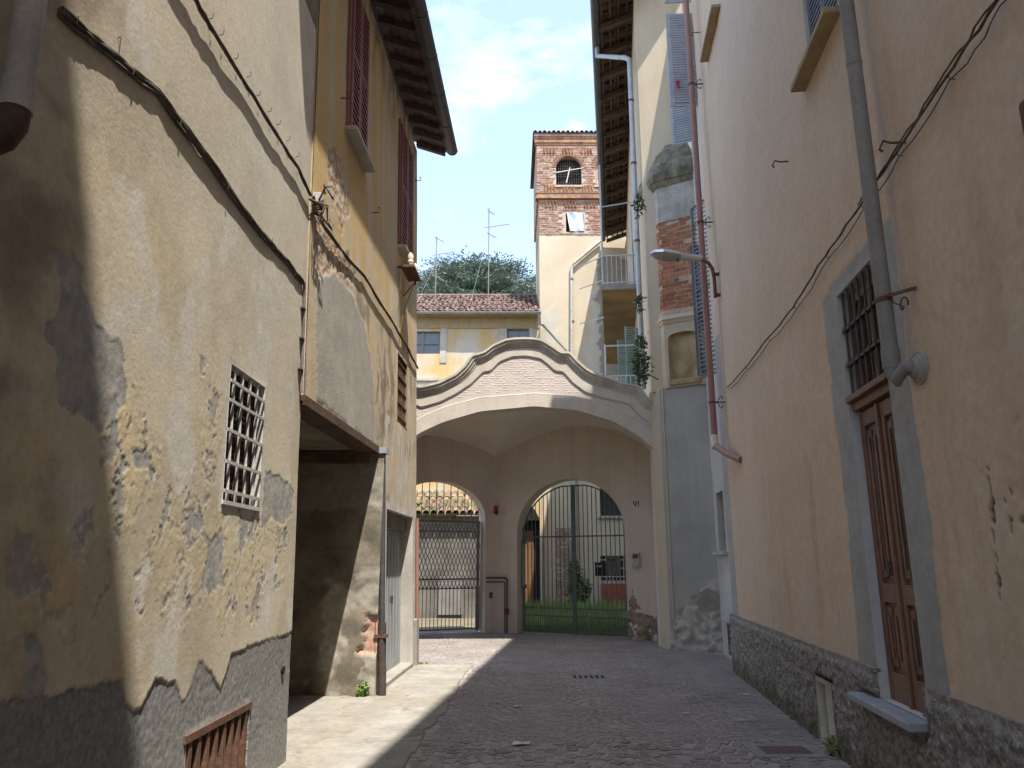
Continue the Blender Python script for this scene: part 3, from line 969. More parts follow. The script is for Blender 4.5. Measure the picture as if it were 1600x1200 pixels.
# grey door
rv = reveal(LF, door, 0.2, M['whitewall'], B, 'door_reveal')
dl = MB().box(LF, door[0], door[1], door[2] + 0.02, door[3] - 0.24, -0.24, -0.2).build('door', M['greydoor'], B)
for k in range(9):
    a_ = door[0] + 0.1 + k * 0.24
    MB().box(LF, a_, a_ + 0.012, door[2] + 0.1, door[3] - 0.3, -0.202, -0.192).build('rib', M['greydoor'], dl)
MB().box(LF, 5.05, 5.1, 1.05, 1.16, -0.2, -0.165).build('handle', M['iron'], dl)
MB().box(LF, door[0], door[1], door[3] - 0.235, door[3], -0.2, -0.1).build('lintel', M['passage'], B)
MB().box(LF, door[0] - 0.05, door[1] + 0.02, -0.02, 0.085, -0.22, 0.012).build('doorstep', M['concrete'], B, bevel=0.01)
# barred window
rb = reveal(LF, bw, 0.16, M['passage'], B, 'window')
MB().box(LF, bw[0], bw[1], bw[2], bw[3], -0.2, -0.162).build('pane', M['glass'], rb)
bars(LF, bw, 8, 5, 0.009, -0.03, M['rust'], rb, 0.0)
# shutters on the upper floor
for k, (q, lb) in enumerate((((1.19, 2.02, 6.80, 8.95), None), ((4.42, 5.50, 6.72, 8.95), None))):
    cas = MB().box(LF, q[0] - 0.05, q[1] + 0.05, q[2] - 0.02, q[3] + 0.05, -0.06, 0.012).build('window_back', M['dark'], B)
    mid = (q[0] + q[1]) / 2
    shutter(LF, (q[0], mid - 0.004, q[2], q[3]), 0.02, M['shutred'], B, 2, 0.085)
    shutter(LF, (mid + 0.004, q[1], q[2], q[3]), 0.02, M['shutred'], B, 2, 0.085)
    fm = MB()
    fm.box(LF, q[0] - .07, q[0] - .004, q[2], q[3] + .06, 0, .03)
    fm.box(LF, q[1] + .004, q[1] + .07, q[2], q[3] + .06, 0, .03)
    fm.box(LF, q[0] - .07, q[1] + .07, q[3] + .004, q[3] + .06, 0, .031)
    fm.build('window_frame', M['shutred'], B)
    MB().box(LF, q[0] - 0.09, q[1] + 0.09, q[2] - 0.09, q[2] - 0.03, -0.05, 0.15).build('sill', M['stone'], B, bevel=0.006)
# eave: rafters, boards, tiles, gutter
EZ = 9.42
es0, es1 = -1.6, LF.L + 0.22
sl = 0.36
zr = lambda n: EZ + (0.40 - n) * sl
for k in range(19):
    s_ = es0 + 0.15 + k * (es1 - es0 - 0.25) / 18
    e = MB()
    e.hexa([LF.P(s_ - .05, 0, -.3)[:2] + (zr(-.3),), LF.P(s_ + .05, 0, -.3)[:2] + (zr(-.3),), LF.P(s_ + .05, 0, .27)[:2] + (zr(.27),), LF.P(s_ - .05, 0, .27)[:2] + (zr(.27),),
            LF.P(s_ - .05, 0, -.3)[:2] + (zr(-.3) + .12,), LF.P(s_ + .05, 0, -.3)[:2] + (zr(-.3) + .12,), LF.P(s_ + .05, 0, .27)[:2] + (zr(.27) + .1,), LF.P(s_ - .05, 0, .27)[:2] + (zr(.27) + .1,)])
    e.build('rafter', M['wood'], B)
for k in range(5):
    n0, n1 = -0.3 + k * 0.135, -0.3 + k * 0.135 + 0.12
    e = MB()
    e.hexa([LF.P(es0, 0, n0)[:2] + (zr(n0) + .125,), LF.P(es1, 0, n0)[:2] + (zr(n0) + .125,), LF.P(es1, 0, n1)[:2] + (zr(n1) + .125,), LF.P(es0, 0, n1)[:2] + (zr(n1) + .125,),
            LF.P(es0, 0, n0)[:2] + (zr(n0) + .15,), LF.P(es1, 0, n0)[:2] + (zr(n0) + .15,), LF.P(es1, 0, n1)[:2] + (zr(n1) + .15,), LF.P(es0, 0, n1)[:2] + (zr(n1) + .15,)])
    e.build('soffit_board', M['board'], B)
e = MB()
e.hexa([LF.P(es0, 0, -4)[:2] + (zr(-4) + .15,), LF.P(es1, 0, -4)[:2] + (zr(-4) + .15,), LF.P(es1, 0, .36)[:2] + (zr(.36) + .155,), LF.P(es0, 0, .36)[:2] + (zr(.36) + .155,),
        LF.P(es0, 0, -4)[:2] + (zr(-4) + .22,), LF.P(es1, 0, -4)[:2] + (zr(-4) + .22,), LF.P(es1, 0, .36)[:2] + (zr(.36) + .22,), LF.P(es0, 0, .36)[:2] + (zr(.36) + .22,)])
e.build('roof', M['tile'], B)
cm = coppo(M['tile'])
ang = math.atan2(LF.d[1], LF.d[0])
for k in range(40):
    s_ = es0 + 0.1 + k * 0.2
    if s_ > es1:
        break
    p0 = Vector(LF.P(s_, 0, .40)[:2] + (zr(.40) + .22,))
    inst('roof_tile', cm, B, Matrix.Translation(p0) @ Matrix.Rotation(ang, 4, 'Z') @ Matrix.Rotation(math.atan(sl), 4, 'X'))
gt = MB()
gp = []
prof = [(0.105 * math.cos(a_), 0.105 * math.sin(a_)) for a_ in [math.pi * q / 8 + math.pi for q in range(9)]]
for s_ in (es0, es1):
    gp.append([LF.P(s_, 0, 0.40 + q[0])[:2] + (EZ + 0.20 + q[1],) for q in prof])
gt.strip(gp[0], gp[1])
gt.add(gp[1], [tuple(range(9))])
go = gt.build('gutter', M['gutter'], B, True)
for k in range(9):
    s_ = es0 + 0.4 + k * 0.95
    MB().tube([LF.P(s_, 0, 0.40 + 0.109 * math.cos(a_))[:2] + (EZ + 0.20 + 0.109 * math.sin(a_),) for a_ in [math.pi + math.pi * q / 8 for q in range(9)]], 0.006, 4).build('gutter_strap', M['iron'], go)
# drain at the passage pier
dk = MB().tube([LF.P(PW + 0.06, PZ + 0.02, 0.05), LF.P(PW + 0.06, 0.85, 0.07)], 0.04, 12).build('downpipe', M['blackpipe'], B, True)
MB().tube([LF.P(PW + 0.06, 0.9, 0.07), LF.P(PW + 0.06, 0.0, 0.08)], 0.055, 12).build('pipe_foot', M['iron'], dk, True)
MB().box(LF, PW + 0.0, PW + 0.13, 0.72, 0.76, -0.02, 0.14).build('clamp', M['rust'], dk)
MB().box(LF, PW - 0.02, PW + 0.16, PZ - 0.03, PZ + 0.05, -0.02, 0.12).build('clamp', M['zinc'], dk)
MB().tube([LF.P(LF.L - 0.06, 2.4, 0.03), LF.P(LF.L - 0.06, 0.75, 0.03)], 0.03, 8).build('conduit', M['brownpipe'], B, True)
MB().box(LF, LF.L - 0.2, LF.L + 0.04, 0, 0.75, -0.1, 0.05).build('corner_stone', M['concrete'], B, bevel=0.02)

# hooks and insulators
for q in ((2.55, 6.35), (0.9, 7.0), (6.0, 8.75)):
    MB().tube([LF.P(q[0], q[1], 0), LF.P(q[0], q[1], 0.1), LF.P(q[0], q[1] + .07, 0.11), LF.P(q[0] + .01, q[1] + .08, 0.08)], 0.008, 5).build('shutter_hook', M['iron'], B)
T = thing('insulator_bracket', 'rusty bracket with two porcelain insulators below the far red shutter', 'bracket', LF.P(4.6, 6.3, 0))
MB().box(LF, 4.35, 5.0, 6.30, 6.34, 0.06, 0.28).build('plate', M['rust'], T)
for a_ in (4.45, 4.9):
    q = MB().tube([LF.P(a_, 6.34, 0.2), LF.P(a_, 6.42, 0.2), LF.P(a_, 6.45, 0.2), LF.P(a_, 6.53, 0.2), LF.P(a_, 6.58, 0.2)], [0.045, 0.06, 0.04, 0.05, 0.02], 10).build('insulator', M['porcelain'], T, True)
    MB().tube([LF.P(a_, 6.2, 0.2), LF.P(a_, 6.34, 0.2)], 0.012, 6).build('pin', M['rust'], T)
MB().tube([LF.P(4.4, 6.32, 0.06), LF.P(4.4, 6.32, 0.0)], 0.02, 6).build('stay', M['rust'], T)
MB().tube([LF.P(4.9, 6.32, 0.25), LF.P(4.9, 6.0, 0.0)], 0.01, 6).build('stay', M['rust'], T)
MB().tube([LF.P(4.38, 6.3, 0.07), LF.P(4.36, 5.6, 0.03), LF.P(4.38, 5.28, 0.04)], 0.007, 5).build('wire', M['cable'], T)
MB().tube([LF.P(4.95, 6.3, 0.2), LF.P(4.7, 5.7, 0.05), LF.P(4.45, 5.3, 0.05)], 0.005, 5).build('wire', M['cable'], T)


def cable(name, label, paths, rads, ticks=None, W=None, m=None):
    t = thing(name, label, 'cable', paths[0][0])
    for p, rr in zip(paths, rads):
        MB().tube(p, rr, 6).build('strand', m or M['cable'], t, True)
    if ticks:
        for (s_, z) in ticks:
            MB().tube([W.P(s_, z, 0), W.P(s_, z + .008, 0.03), W.P(s_ + .005, z + .05, 0.032)], 0.0032, 4).build('clip', M['iron'], t)
    return t


st1 = [LN.pix(*q, .024) for q in ((98, 15), (175, 80), (250, 142), (330, 250), (400, 350), (452, 410), (475, 440))]
cb = cable('cable_bundle', 'dark cable bundle crossing the beige wall low and dropping as grey conduit beside the passage',
           [sag(LN, st1, .014, 6, .006, .006, 3), sag(LN, [(q[0], q[1] - .024) for q in st1], .012, 6, .012, .008, 4), sag(LN, [(q[0], q[1] + .010) for q in st1], .020, 6, .004, .008, 5)], (.014, .010, .009),
           [(LN.pix(px, py)[0], LN.pix(px, py)[1] - .03) for px, py in ((110, 30), (200, 110), (275, 190), (350, 290), (420, 375))], LN)
q = st1[-1]
MB().tube([LN.P(q[0], q[1], .026), LN.P(q[0] + .03, q[1] - .06, .02), LN.P(q[0] + .05, q[1] - .15, .02), LN.P(8.72, 3.2, .02)], .014, 7).build('conduit', M['cable2'], cb, True)
for z in (3.4, 3.7, 4.0):
    MB().box(LN, 8.635, 8.71, z, z + .015, 0, .036).build('clip', M['iron'], cb)
st2 = [LN.pix(*q, .055) for q in ((250, -110), (312, 0), (345, 58), (400, 148), (440, 215), (470, 262))] + [(8.72, 5.22)]
tk = [LN.pix(px, py) for px, py in ((325, 30), (342, 55), (365, 92), (385, 120), (400, 150), (418, 175), (432, 195), (447, 220), (462, 245))]
cable('wall_cable', 'dark cable with clips running higher across the beige wall towards the yellow house',
      [sag(LN, st2, .034, 6, .008, .006, 7), sag(LN, [(q[0], q[1] - .012) for q in st2], .03, 6, .012, .008, 8)], (.013, .009), tk, LN)
st3 = [(-.06, 5.22)] + [LF.pix(*q, .08) for q in ((500, 330), (540, 390), (575, 430), (620, 505), (640, 540), (657, 575))]
cc = cable('facade_cable', 'dark twisted cable running along the yellow house below the red shutters',
           [sag(LF, st3, .035, 6, .012, .008, 9), sag(LF, [(q[0], q[1] - .015) for q in st3], .03, 6, .02, .01, 10)], (.014, .009), [(1.2, 5.15), (2.3, 5.25), (4.2, 5.2), (5.2, 5.1)], LF)
kn = MB()
kr = random.Random(3)
for _ in range(14):
    c0 = Vector(LF.P(0.0 + kr.uniform(-.06, .1), 5.2 + kr.uniform(-.2, .1), .06 + kr.uniform(-.03, .05)))
    kn.tube([c0 + Vector((kr.uniform(-.1, .1), kr.uniform(-.12, .12), kr.uniform(-.12, .12))) * (1 if t_ else 0.3) for t_ in (0, 1, 1)], .011, 5)
kn.build('knot', M['cable'], cc)
MB().box(LF, 0.0, 0.11, 5.17, 5.30, 0.0, .09).build('junction_box', M['whitebar'], cc, bevel=.01)

# ------------------------------------------------------------------ near right house
C = thing('peach_house', 'peach plastered house with rough-cast base and tall wooden door on right', 'house', (2.8, 5, 0))
RE = RN.L
dr = (7.17, 8.03, 0.66, 3.87)
cd = (9.13, 9.72, 0.02, 0.60)
uw = (7.26, 8.08, 6.12, 8.2)


def f_right(S, Z):
    off = 0.014 * fbm(S * 0.5, Z * 0.5, 3, 302) + 0.0025 * fbm(S * 5, Z * 5, 3, 304)
    wob = 0.04 * fbm(S * 1.5, Z * 1.2, 4, 305)
    cem = ((S + wob > 6.80) & (S + wob < 8.42) & (Z < 4.02 + wob)).astype(float)
    cem = np.maximum(cem, (S > RE - 0.55 + 0.2 * wob).astype(float) * (Z < 5.4) * 0.9)
    rust = np.zeros_like(S)
    for sc, w_, zt, zb_ in ((6.44, .035, 2.75, 1.2), (5.7, .12, 5, 0.9), (5.2, .2, 3.4, 0.9), (6.2, .09, 2.2, .9), (9.4, .12, 2.8, .9), (10.6, .10, 2.4, .9), (8.9, .05, 1.6, .9), (7.0, .06, 5.9, 4.2), (6.6, .05, 2.2, 1.0)):
        rust = np.maximum(rust, (1 - sst(w_ * .4, w_, np.abs(S - sc + 0.05 * fbm(S * 0 + 1, Z * 1.5, 3, 310)))) * sst(zb_, zb_ + .3, Z) * (1 - sst(zt - .4, zt, Z)))
    rust = np.maximum(rust * 0.6, 0.4 * sst(0.0, 0.5, fbm(S * 1.3, Z * .5, 4, 315)) * (Z < 4) * (S < 7))
    cx = 5.994 + (2.15 - Z) * 0.105 + 0.02 * fbm(S * 0, Z * 9, 3, 320)
    wdt = 0.006 + 0.014 * sst(0.0, 0.4, fbm(S * 0 + 2, Z * 5, 3, 322))
    crk = (np.abs(S - cx) < wdt) & (Z < 2.15) & (Z > 1.46)
    crk |= (inpoly(S, Z, [(5.75, 2.0), (5.95, 2.0), (5.93, 1.75), (5.78, 1.75)], .1, 5, 325) > 0) & (fbm(S * 14, Z * 8, 5, 326, .65) > 0.55)
    hair = (np.abs(fbm(S * .5 + 9, Z * .5, 4, 345)) < .0025) & (Z > 1.0) & (Z < 3.6) & (S < 7.0)
    hair |= (S < 0) & (np.abs(S - 10.2 - 0.25 * fbm(S * 0, Z * 1.1, 4, 330) + .1 * Z) < 0.008) & (Z < 4.5) & (Z > 1.3)
    cool = sst(3.0, 7.0, Z + 0.9 * fbm(S * .6, Z * .6, 3, 340)) * 0.75
    cool = np.maximum(cool, 0.5 * sst(0.18, 0.24, fbm(S * 0.9, Z * 0.6, 5, 341)))
    cool = np.maximum(cool, 0.4 * sst(0.3, 0.36, fbm(S * 2.1, Z * 1.4, 5, 343)))
    off = off - 0.02 * crk - 0.002 * hair - 0.004 * cem
    off = off + 0.004 * sst(0.18, 0.24, fbm(S * 0.9, Z * 0.6, 5, 341))
    return off, {'cement': cem, 'rust': rust, 'crack': np.clip(crk + hair * 0.2, 0, 1), 'cool': cool * (1 - cem)}


relief(RN, 'wall', 3.5, 7.0, 0.84, 3.6, 0.016, M['peach'], C, [], f_right)
relief(RN, 'wall', 7.0, RE, 0.84, 3.6, 0.035, M['peach'], C, [dr], f_right)
relief(RN, 'upper_wall', 3.5, RE, 3.6, 12.6, 0.045, M['peach'], C, [dr, uw], f_right)
cw = MB()
cw.box(RN, 0, 3.5, 0, 15.2, -0.5, 0)
cw.box(RN, 3.5, RE, 12.6, 15.2, -0.5, 0)
cw.box(RN, 3.5, RE - .02, 0, 15.2, -5.0, -0.45)
cw.box(RN, RE - 0.1, RE - 0.006, 0, 15.2, -0.5, -0.03)
cw.build('rear_wall', M['peach'], C)


def f_plinth(S, Z):
    off = 0.05 + 0.017 * fbm(S * 11, Z * 9, 4, 350, 0.65) + 0.012 * fbm(S * 27, Z * 24, 2, 352)
    cap = sst(0.79, 0.83, Z + 0.02 * fbm(S * 5, Z * 5, 3, 356))
    off = off * (1 - cap * 0.35)
    moss = sst(0.25, 0.0, Z - 0.12 * fbm(S * 2.5, Z * 2, 4, 357)) if False else (1 - sst(0.1, 0.3, Z - 0.12 * fbm(S * 2.5, Z * 2, 4, 357)))
    moss = np.maximum(moss * 0.8, (1 - sst(5.6, 7.2, S)) * sst(0.1, .6, fbm(S * 1.4, Z * 2.4, 4, 358)))
    return off, {'moss': np.clip(moss, 0, 1), 'cap': cap * (1 - 0.5 * moss)}


relief(RN, 'plinth', 3.5, RE, -0.02, 0.87, 0.018, M['rough'], C, [(dr[0], dr[1], 0.52, 1.0), cd, (dr[0] - .02, dr[1] + .33, 0.592, 0.658)], f_plinth)
MB().box(RN, 3.5, dr[0], 0.845, 0.872, -0.02, 0.03).build('plinth_top', M['rough'], C)
MB().box(RN, dr[1], RE, 0.845, 0.872, -0.02, 0.03).build('plinth_top', M['rough'], C)
MB().box(RN, RE - 0.004, RE + 0.008, 0, 0.86, -0.3, 0.045).build('plinth_end', M['rough'], C)
MB().box(RN, dr[0] - .3, dr[1] + .35, 0.0, 0.6, -0.4, -0.005).build('door_base', M['rough'], C)
# eave far above the frame
ew = MB()
for s_, in ((0.0,),):
    ew.hexa([RN.P(0, 15.2, -5), RN.P(RE - .6, 15.2, -5), RN.P(RE - .6, 15.2, .85), RN.P(0, 15.2, .85), RN.P(0, 17.4, -5), RN.P(RE - .6, 17.4, -5), RN.P(RE - .6, 15.32, .9), RN.P(0, 15.32, .9)])
ew.build('roof', M['tile'], C)
# door
rv = reveal(RN, dr, 0.22, M['whitegrey'], C, 'door_reveal')
DN = .075
D = MB().box(RN, dr[0], dr[1], dr[2], 2.86, -0.20 + DN, -0.17 + DN).build('door', M['doorwood'], C)
mid = (dr[0] + dr[1]) / 2
for a0, a1 in ((dr[0] + .012, mid - .012), (mid + .012, dr[1] - .012)):
    lf = MB()
    lf.box(RN, a0, a0 + .075, dr[2], 2.84, -0.0950, -0.0650)
    lf.box(RN, a1 - .075, a1, dr[2], 2.84, -0.0950, -0.0650)
    for z0, z1 in ((dr[2], .86), (1.36, 1.50), (2.72, 2.84)):
        lf.box(RN, a0 + .075, a1 - .075, z0, z1, -0.0950, -0.0660)
    lo_ = lf.build('leaf', M['doorwood'], D, bevel=0.006)
    for z0, z1 in ((.90, 1.33), (1.54, 2.68)):
        for k in range(2):
            c_ = a0 + .075 + (a1 - a0 - .15) * (k + .5) / 2
            MB().box(RN, c_ - .045, c_ + .045, z0, z1, -0.0950, -0.0780).build('panel', M['doorwood'], lo_, bevel=0.006)
            MB().box(RN, c_ - .018, c_ + .018, z0 + .06, z1 - .06, -0.0780, -0.0650).build('moulding', M['doorwood'], lo_, bevel=0.005)
MB().box(RN, mid - .022, mid + .022, dr[2], 2.84, -0.0650, -0.0430).build('astragal', M['doorwood'], D, bevel=0.005)
MB().box(RN, mid + .05, mid + .08, 1.56, 1.66, -0.0650, -0.0250).build('handle', M['iron'], D)
tr = MB()
tr.box(RN, dr[0] - .005, dr[1] + .005, 2.86, 2.93, -0.1150, -0.0250)
tr.box(RN, dr[0] - .005, dr[1] + .005, 2.93, 2.98, -0.1150, 0.0250)
tr.build('transom', M['doorwood'], D, bevel=0.006)
tw = (dr[0] + .02, dr[1] - .02, 2.98, 3.85)
MB().box(RN, tw[0], tw[1], tw[2], tw[3], -0.1400, -0.1250).build('transom_pane', M['glass2'], D)
MB().box(RN, tw[0], tw[1], 3.76, 3.85, -0.1250, -0.0850).build('transom_frame', M['doorwood'], D)
for a_ in (tw[0] + .03, (tw[0] + tw[1]) / 2, tw[1] - .03, tw[0] + .22, tw[1] - .22):
    MB().box(RN, a_ - .024, a_ + .024, tw[2], tw[3] - .09, -0.1250, -0.0900).build('transom_frame', M['doorwood'], D)
for k in range(7):
    a_ = tw[0] + .04 + k * (tw[1] - tw[0] - .08) / 6
    MB().box(RN, a_ - .008, a_ + .008, 2.97, 3.87, -0.0300, -0.0140).build('bar', M['iron'], D)
for z in (3.25, 3.55):
    b_ = MB().box(RN, dr[0], dr[1], z - .012, z + .012, -0.0370, -0.0070)
    for k in range(7):
        a_ = tw[0] + .04 + k * (tw[1] - tw[0] - .08) / 6
        b_.box(RN, a_ - .02, a_ + .02, z - .02, z + .02, -0.0430, -0.0010)
    b_.build('crossbar', M['iron'], D)
MB().box(RN, dr[0] - .02, dr[1] + .33, 0.595, 0.655, -0.22, 0.15).build('threshold_slab', M['bluestone'], C, bevel=0.012)
# cellar shutter
rc = reveal(RN, cd, 0.16, M['rough'], C, 'cellar_opening', 0.05)
fr = MB()
fr.box(RN, cd[0], cd[0] + .07, cd[2], cd[3], -0.15, 0.03)
fr.box(RN, cd[1] - .03, cd[1], cd[2], cd[3], -0.15, 0.028)
fr.box(RN, cd[0], cd[1], cd[3] - .05, cd[3], -0.15, 0.026)
fr.build('cellar_frame', M['plastic'], C)
MB().box(RN, cd[0] + .08, cd[1] - .2, cd[2] + .03, cd[3] - .06, -0.10, 0.0).build('cellar_door', M['plank'], C, bevel=.01)
MB().box(RN, cd[0] + .0, cd[1], cd[2], cd[3], -0.2, -0.16).build('cellar_back', M['dark'], C)
# upper window with shutters and sill
ru = reveal(RN, uw, 0.12, M['whitegrey'], C, 'window')
MB().box(RN, uw[0], uw[1], uw[2], uw[3], -0.16, -0.122).build('pane', M['glass'], ru)
um = (uw[0] + uw[1]) / 2
shutter(RN, (uw[0] + .02, um - .004, uw[2], uw[3]), -0.06, M['shutdark'], C, 2, 0.055)
shutter(RN, (um + .004, uw[1] - .02, uw[2], uw[3]), -0.06, M['shutdark'], C, 2, 0.055)
MB().box(RN, uw[0] - .05, uw[1] + .2, 6.04, 6.10, -0.1, 0.14).build('sill', M['yellowstone'], C, bevel=0.008)
MB().box(RN, 11.75, 13.05, 9.96, 10.02, -0.02, 0.14).build('sill', M['yellowstone'], C, bevel=0.008)
# grey downpipe with scroll bracket, elbow and rose
pn = 0.13
RCX = RN.pix(1431, 575, .03)
ps = 6.75
dp = MB().tube([RN.P(ps, 15.2, pn), RN.P(ps, 2.96, pn)], 0.052, 16).build('downpipe', M['greypipe'], C, True)
MB().tube([RN.P(ps, 3.03, pn), RN.P(ps, 2.90, pn)], 0.058, 16).build('collar', M['greypipe'], dp, True)
MB().tube([RN.P(ps, 2.95, pn), RN.P(ps, 2.87, pn), RN.P(ps - .03, 2.82, pn - .01), RN.P((ps + RCX[0]) / 2 - .02, RCX[1] + .02, pn - .05), RN.P(RCX[0], RCX[1], 0.02)], [.053, .053, .052, .047, .045], 16).build('elbow', M['slab'], dp, True)
rs = MB()
cx_ = RN.pix(1431, 575, .03)
for r0, r1, n0, n1 in ((.115, .105, 0.0, .02), (.095, .085, .02, .035), (.075, .06, .035, .06)):
    rs.tube([RN.P(cx_[0], cx_[1], n0), RN.P(cx_[0], cx_[1], n1)], [r0, r1], 20)
rs.build('rose', M['oldpipe'], dp, True)
MB().tube([RN.P(ps, 5.2, pn), RN.P(ps, 5.24, pn)], 0.055, 16).build('collar', M['greypipe'], dp, True)
MB().tube([RN.P(ps, 3.36, pn), RN.P(ps, 3.39, pn)], 0.058, 16).build('clamp', M['rust'], dp, True)
sc_ = MB()
sc_.bar(RN.P(ps - .04, 3.385, pn + .02), RN.P(ps - .20, 3.385, 0.0), .012, .022)
pts = []
for k in range(22):
    t_ = k / 21
    a_ = 4.0 + t_ * 8.2
    rr = .055 * (1 - t_ * .8)
    pts.append(RN.P(ps - .14 + rr * math.cos(a_), 3.31 + rr * math.sin(a_), .03 + .05 * (1 - t_)))
pts = [RN.P(ps - .06, 3.38, pn - .02), RN.P(ps - .075, 3.33, .1)] + pts
sc_.tube(pts, .006, 5)
sc_.build('scroll_bracket', M['rust'], dp)
for (s_, z) in ((9.05, 5.75), (6.42, 4.36), (13.6, 11.0)):
    MB().tube([RN.P(s_ - .0, z, 0), RN.P(s_, z, .09), RN.P(s_ + .02, z + .03, .13), RN.P(s_ + .02, z - .03, .16), RN.P(s_ + .02, z - .05, .14)], .009, 6).build('hook', M['rust'], C)
MB().box(RN, 4.75, 5.1, 3.45, 3.75, 0, .08).build('wall_box', M['rust'], C, bevel=.02)

st = [RN.pix(*q, .04) for q in ((1640, -120), (1560, 0), (1480, 120), (1400, 240), (1345, 322), (1290, 400), (1240, 480), (1200, 530), (1165, 575), (1137, 605))]
rcab = cable('wall_cable', 'dark cable pair sloping along the peach wall behind the grey downpipe',
             [sag(RN, st, .05, 6, .01, .012, 21), sag(RN, [(q[0], q[1] - .035) for q in st], .03, 6, .03, .015, 22), sag(RN, [(q[0], q[1] + .01) for q in st[:5]], .06, 6, .005, .02, 23)], (.009, .004, .006),
             [(q[0], q[1] - .02) for q in st[2:-1]], RN)

# ------------------------------------------------------------------ whitewashed house set back
D2 = thing('whitewashed_house', 'narrow grey white house set back between peach house and cement buttress', 'house', RR.P(1.2, 0, 0))
rwn = (1.30, 2.05, 1.86, 2.95)
rw2 = (0.3, 0.62, 3.3, 4.5)


def f_rr(S, Z):
    return 0.008 * fbm(S, Z, 3, 402), {}


relief(RR, 'wall', -0.05, RR.L, 0, 15.2, 0.06, M['whitegrey'], D2, [rwn, (1.05, 1.75, 0.05, 0.62)], f_rr)
wn = reveal(RR, rwn, 0.15, M['whitegrey'], D2, 'window')
MB().box(RR, rwn[0], rwn[1], rwn[2], rwn[3], -.19, -.152).build('pane', M['glass'], wn)
for z in (2.2, 2.58):
    MB().box(RR, rwn[0], rwn[1], z, z + .03, -.15, -.11).build('glazing_bar', M['brownpipe'], wn)
MB().box(RR, (rwn[0] + rwn[1]) / 2 - .02, (rwn[0] + rwn[1]) / 2 + .02, rwn[2], rwn[3], -.15, -.11).build('glazing_bar', M['brownpipe'], wn)
MB().box(RR, rwn[0] - .15, rwn[1] + .15, 1.79, 1.855, -.1, .12).build('sill', M['stone'], D2, bevel=.01)
co = reveal(RR, (1.05, 1.75, 0.05, 0.62), .15, M['rough'], D2, 'cellar_opening')
MB().box(RR, 1.05, 1.75, .05, .62, -.19, -.15).build('backing', M['dark'], co)
for a_ in (1.1, 1.28, 1.47, 1.62):
    MB().box(RR, a_, a_ + .1, .05, .6, -.12, -.06).build('plank', M['plank'], co)
MB().box(RR, 0.9, 1.85, .63, .69, -.1, .09).build('lintel_slab', M['stone'], D2, bevel=.01)
MB().box(RR, 0.0, RR.L, 0, .6, -.6, -.3).build('rear_wall', M['whitegrey'], D2)
# a return that closes the step between the two houses
MB().box(RR, 0.0, 0.03, 0, 15.2, -0.3, -0.02).build('corner_wall', M['whitegrey'], D2)
# big grey-blue shutters opened square to the wall


def hinged(s_, z0, z1, width, ang, m, parent, base=RR, panels=2, n0=.03, **kw):
    p0 = base.P(s_, 0, n0)
    dx = base.n[0] * math.cos(ang) - base.d[0] * math.sin(ang)
    dy = base.n[1] * math.cos(ang) - base.d[1] * math.sin(ang)
    Wd = Wall((p0[0] + dx * width, p0[1] + dy * width), p0[:2])
    return shutter(Wd, (0, width, z0, z1), 0, m, parent, panels, **kw)


hinged(0.25, 10.2, 12.28, .66, .05, M['shutblue'], D2, panels=1, pitch=.055, tilt=-.016, fw=.085)
hinged(0.25, 12.55, 14.8, .66, .05, M['shutblue'], D2, panels=1, pitch=.055, tilt=-.016, fw=.085)
hinged(1.45, 10.2, 12.3, .5, -.3, M['shutblue'], D2, panels=1, pitch=.055, tilt=-.016)
hinged(0.55, 5.0, 8.45, .56, -1.1, M['shutdark'], D2, panels=2, pitch=.085, fw=.045)
hinged(1.75, 5.25, 8.0, .22, -.35, M['shutdark'], D2, panels=2, pitch=.085, fw=.05, tilt=-.016)
for z in (9.5, 10.3, 8.0, 6.8, 5.5):
    MB().box(RR, .36, .5, z, z + .03, 0, .06).build('hinge', M['iron'], D2)
fl_ = MB()
r = random.Random(9)
leaves(fl_, (3.22, 12.50, 10.62), (.08, .02, .10), 20, .035, r)
fl_.build('flower', M['bright'], D2)

# red-brown downpipe
bp_s, bp_n = 13.72, .20
T = thing('brown_downpipe', 'red brown downpipe with cream joint ending in an elbow, behind the street lamp', 'downpipe', RN.P(bp_s, 3.5, bp_n))
MB().tube([RN.P(bp_s, 15.2, bp_n), RN.P(bp_s, 3.62, bp_n)], .052, 14).build('pipe', M['brownpipe'], T, True)
MB().tube([RN.P(bp_s, 3.64, bp_n), RN.P(bp_s, 3.50, bp_n), RN.P(bp_s - .03, 3.43, bp_n)], .057, 14).build('joint', M['plastic'], T, True)
MB().tube([RN.P(bp_s - .02, 3.46, bp_n), RN.P(bp_s - .5, 3.27, .12), RN.P(bp_s - 1.0, 3.10, .0)], .05, 14).build('elbow', M['brownpipe'], T, True)
for z in (10.0, 7.3, 4.15):
    MB().tube([RN.P(bp_s, z, bp_n), RN.P(bp_s, z + .035, bp_n)], .060, 14).build('clamp', M['rust'], T, True)
    b_ = MB().bar(RN.P(bp_s, z + .02, bp_n), RN.P(bp_s, z + .02, 0), .02, .02)
    for sg in (-1, 1):
        b_.tube([RN.P(bp_s, z + .02, .12), RN.P(bp_s, z + .02 + sg * .05, .10), RN.P(bp_s, z + .02 + sg * .1, .06), RN.P(bp_s, z + .02 + sg * .08, .03), RN.P(bp_s, z + .02 + sg * .05, .05)], .008, 5)
    b_.build('bracket', M['iron'], T)

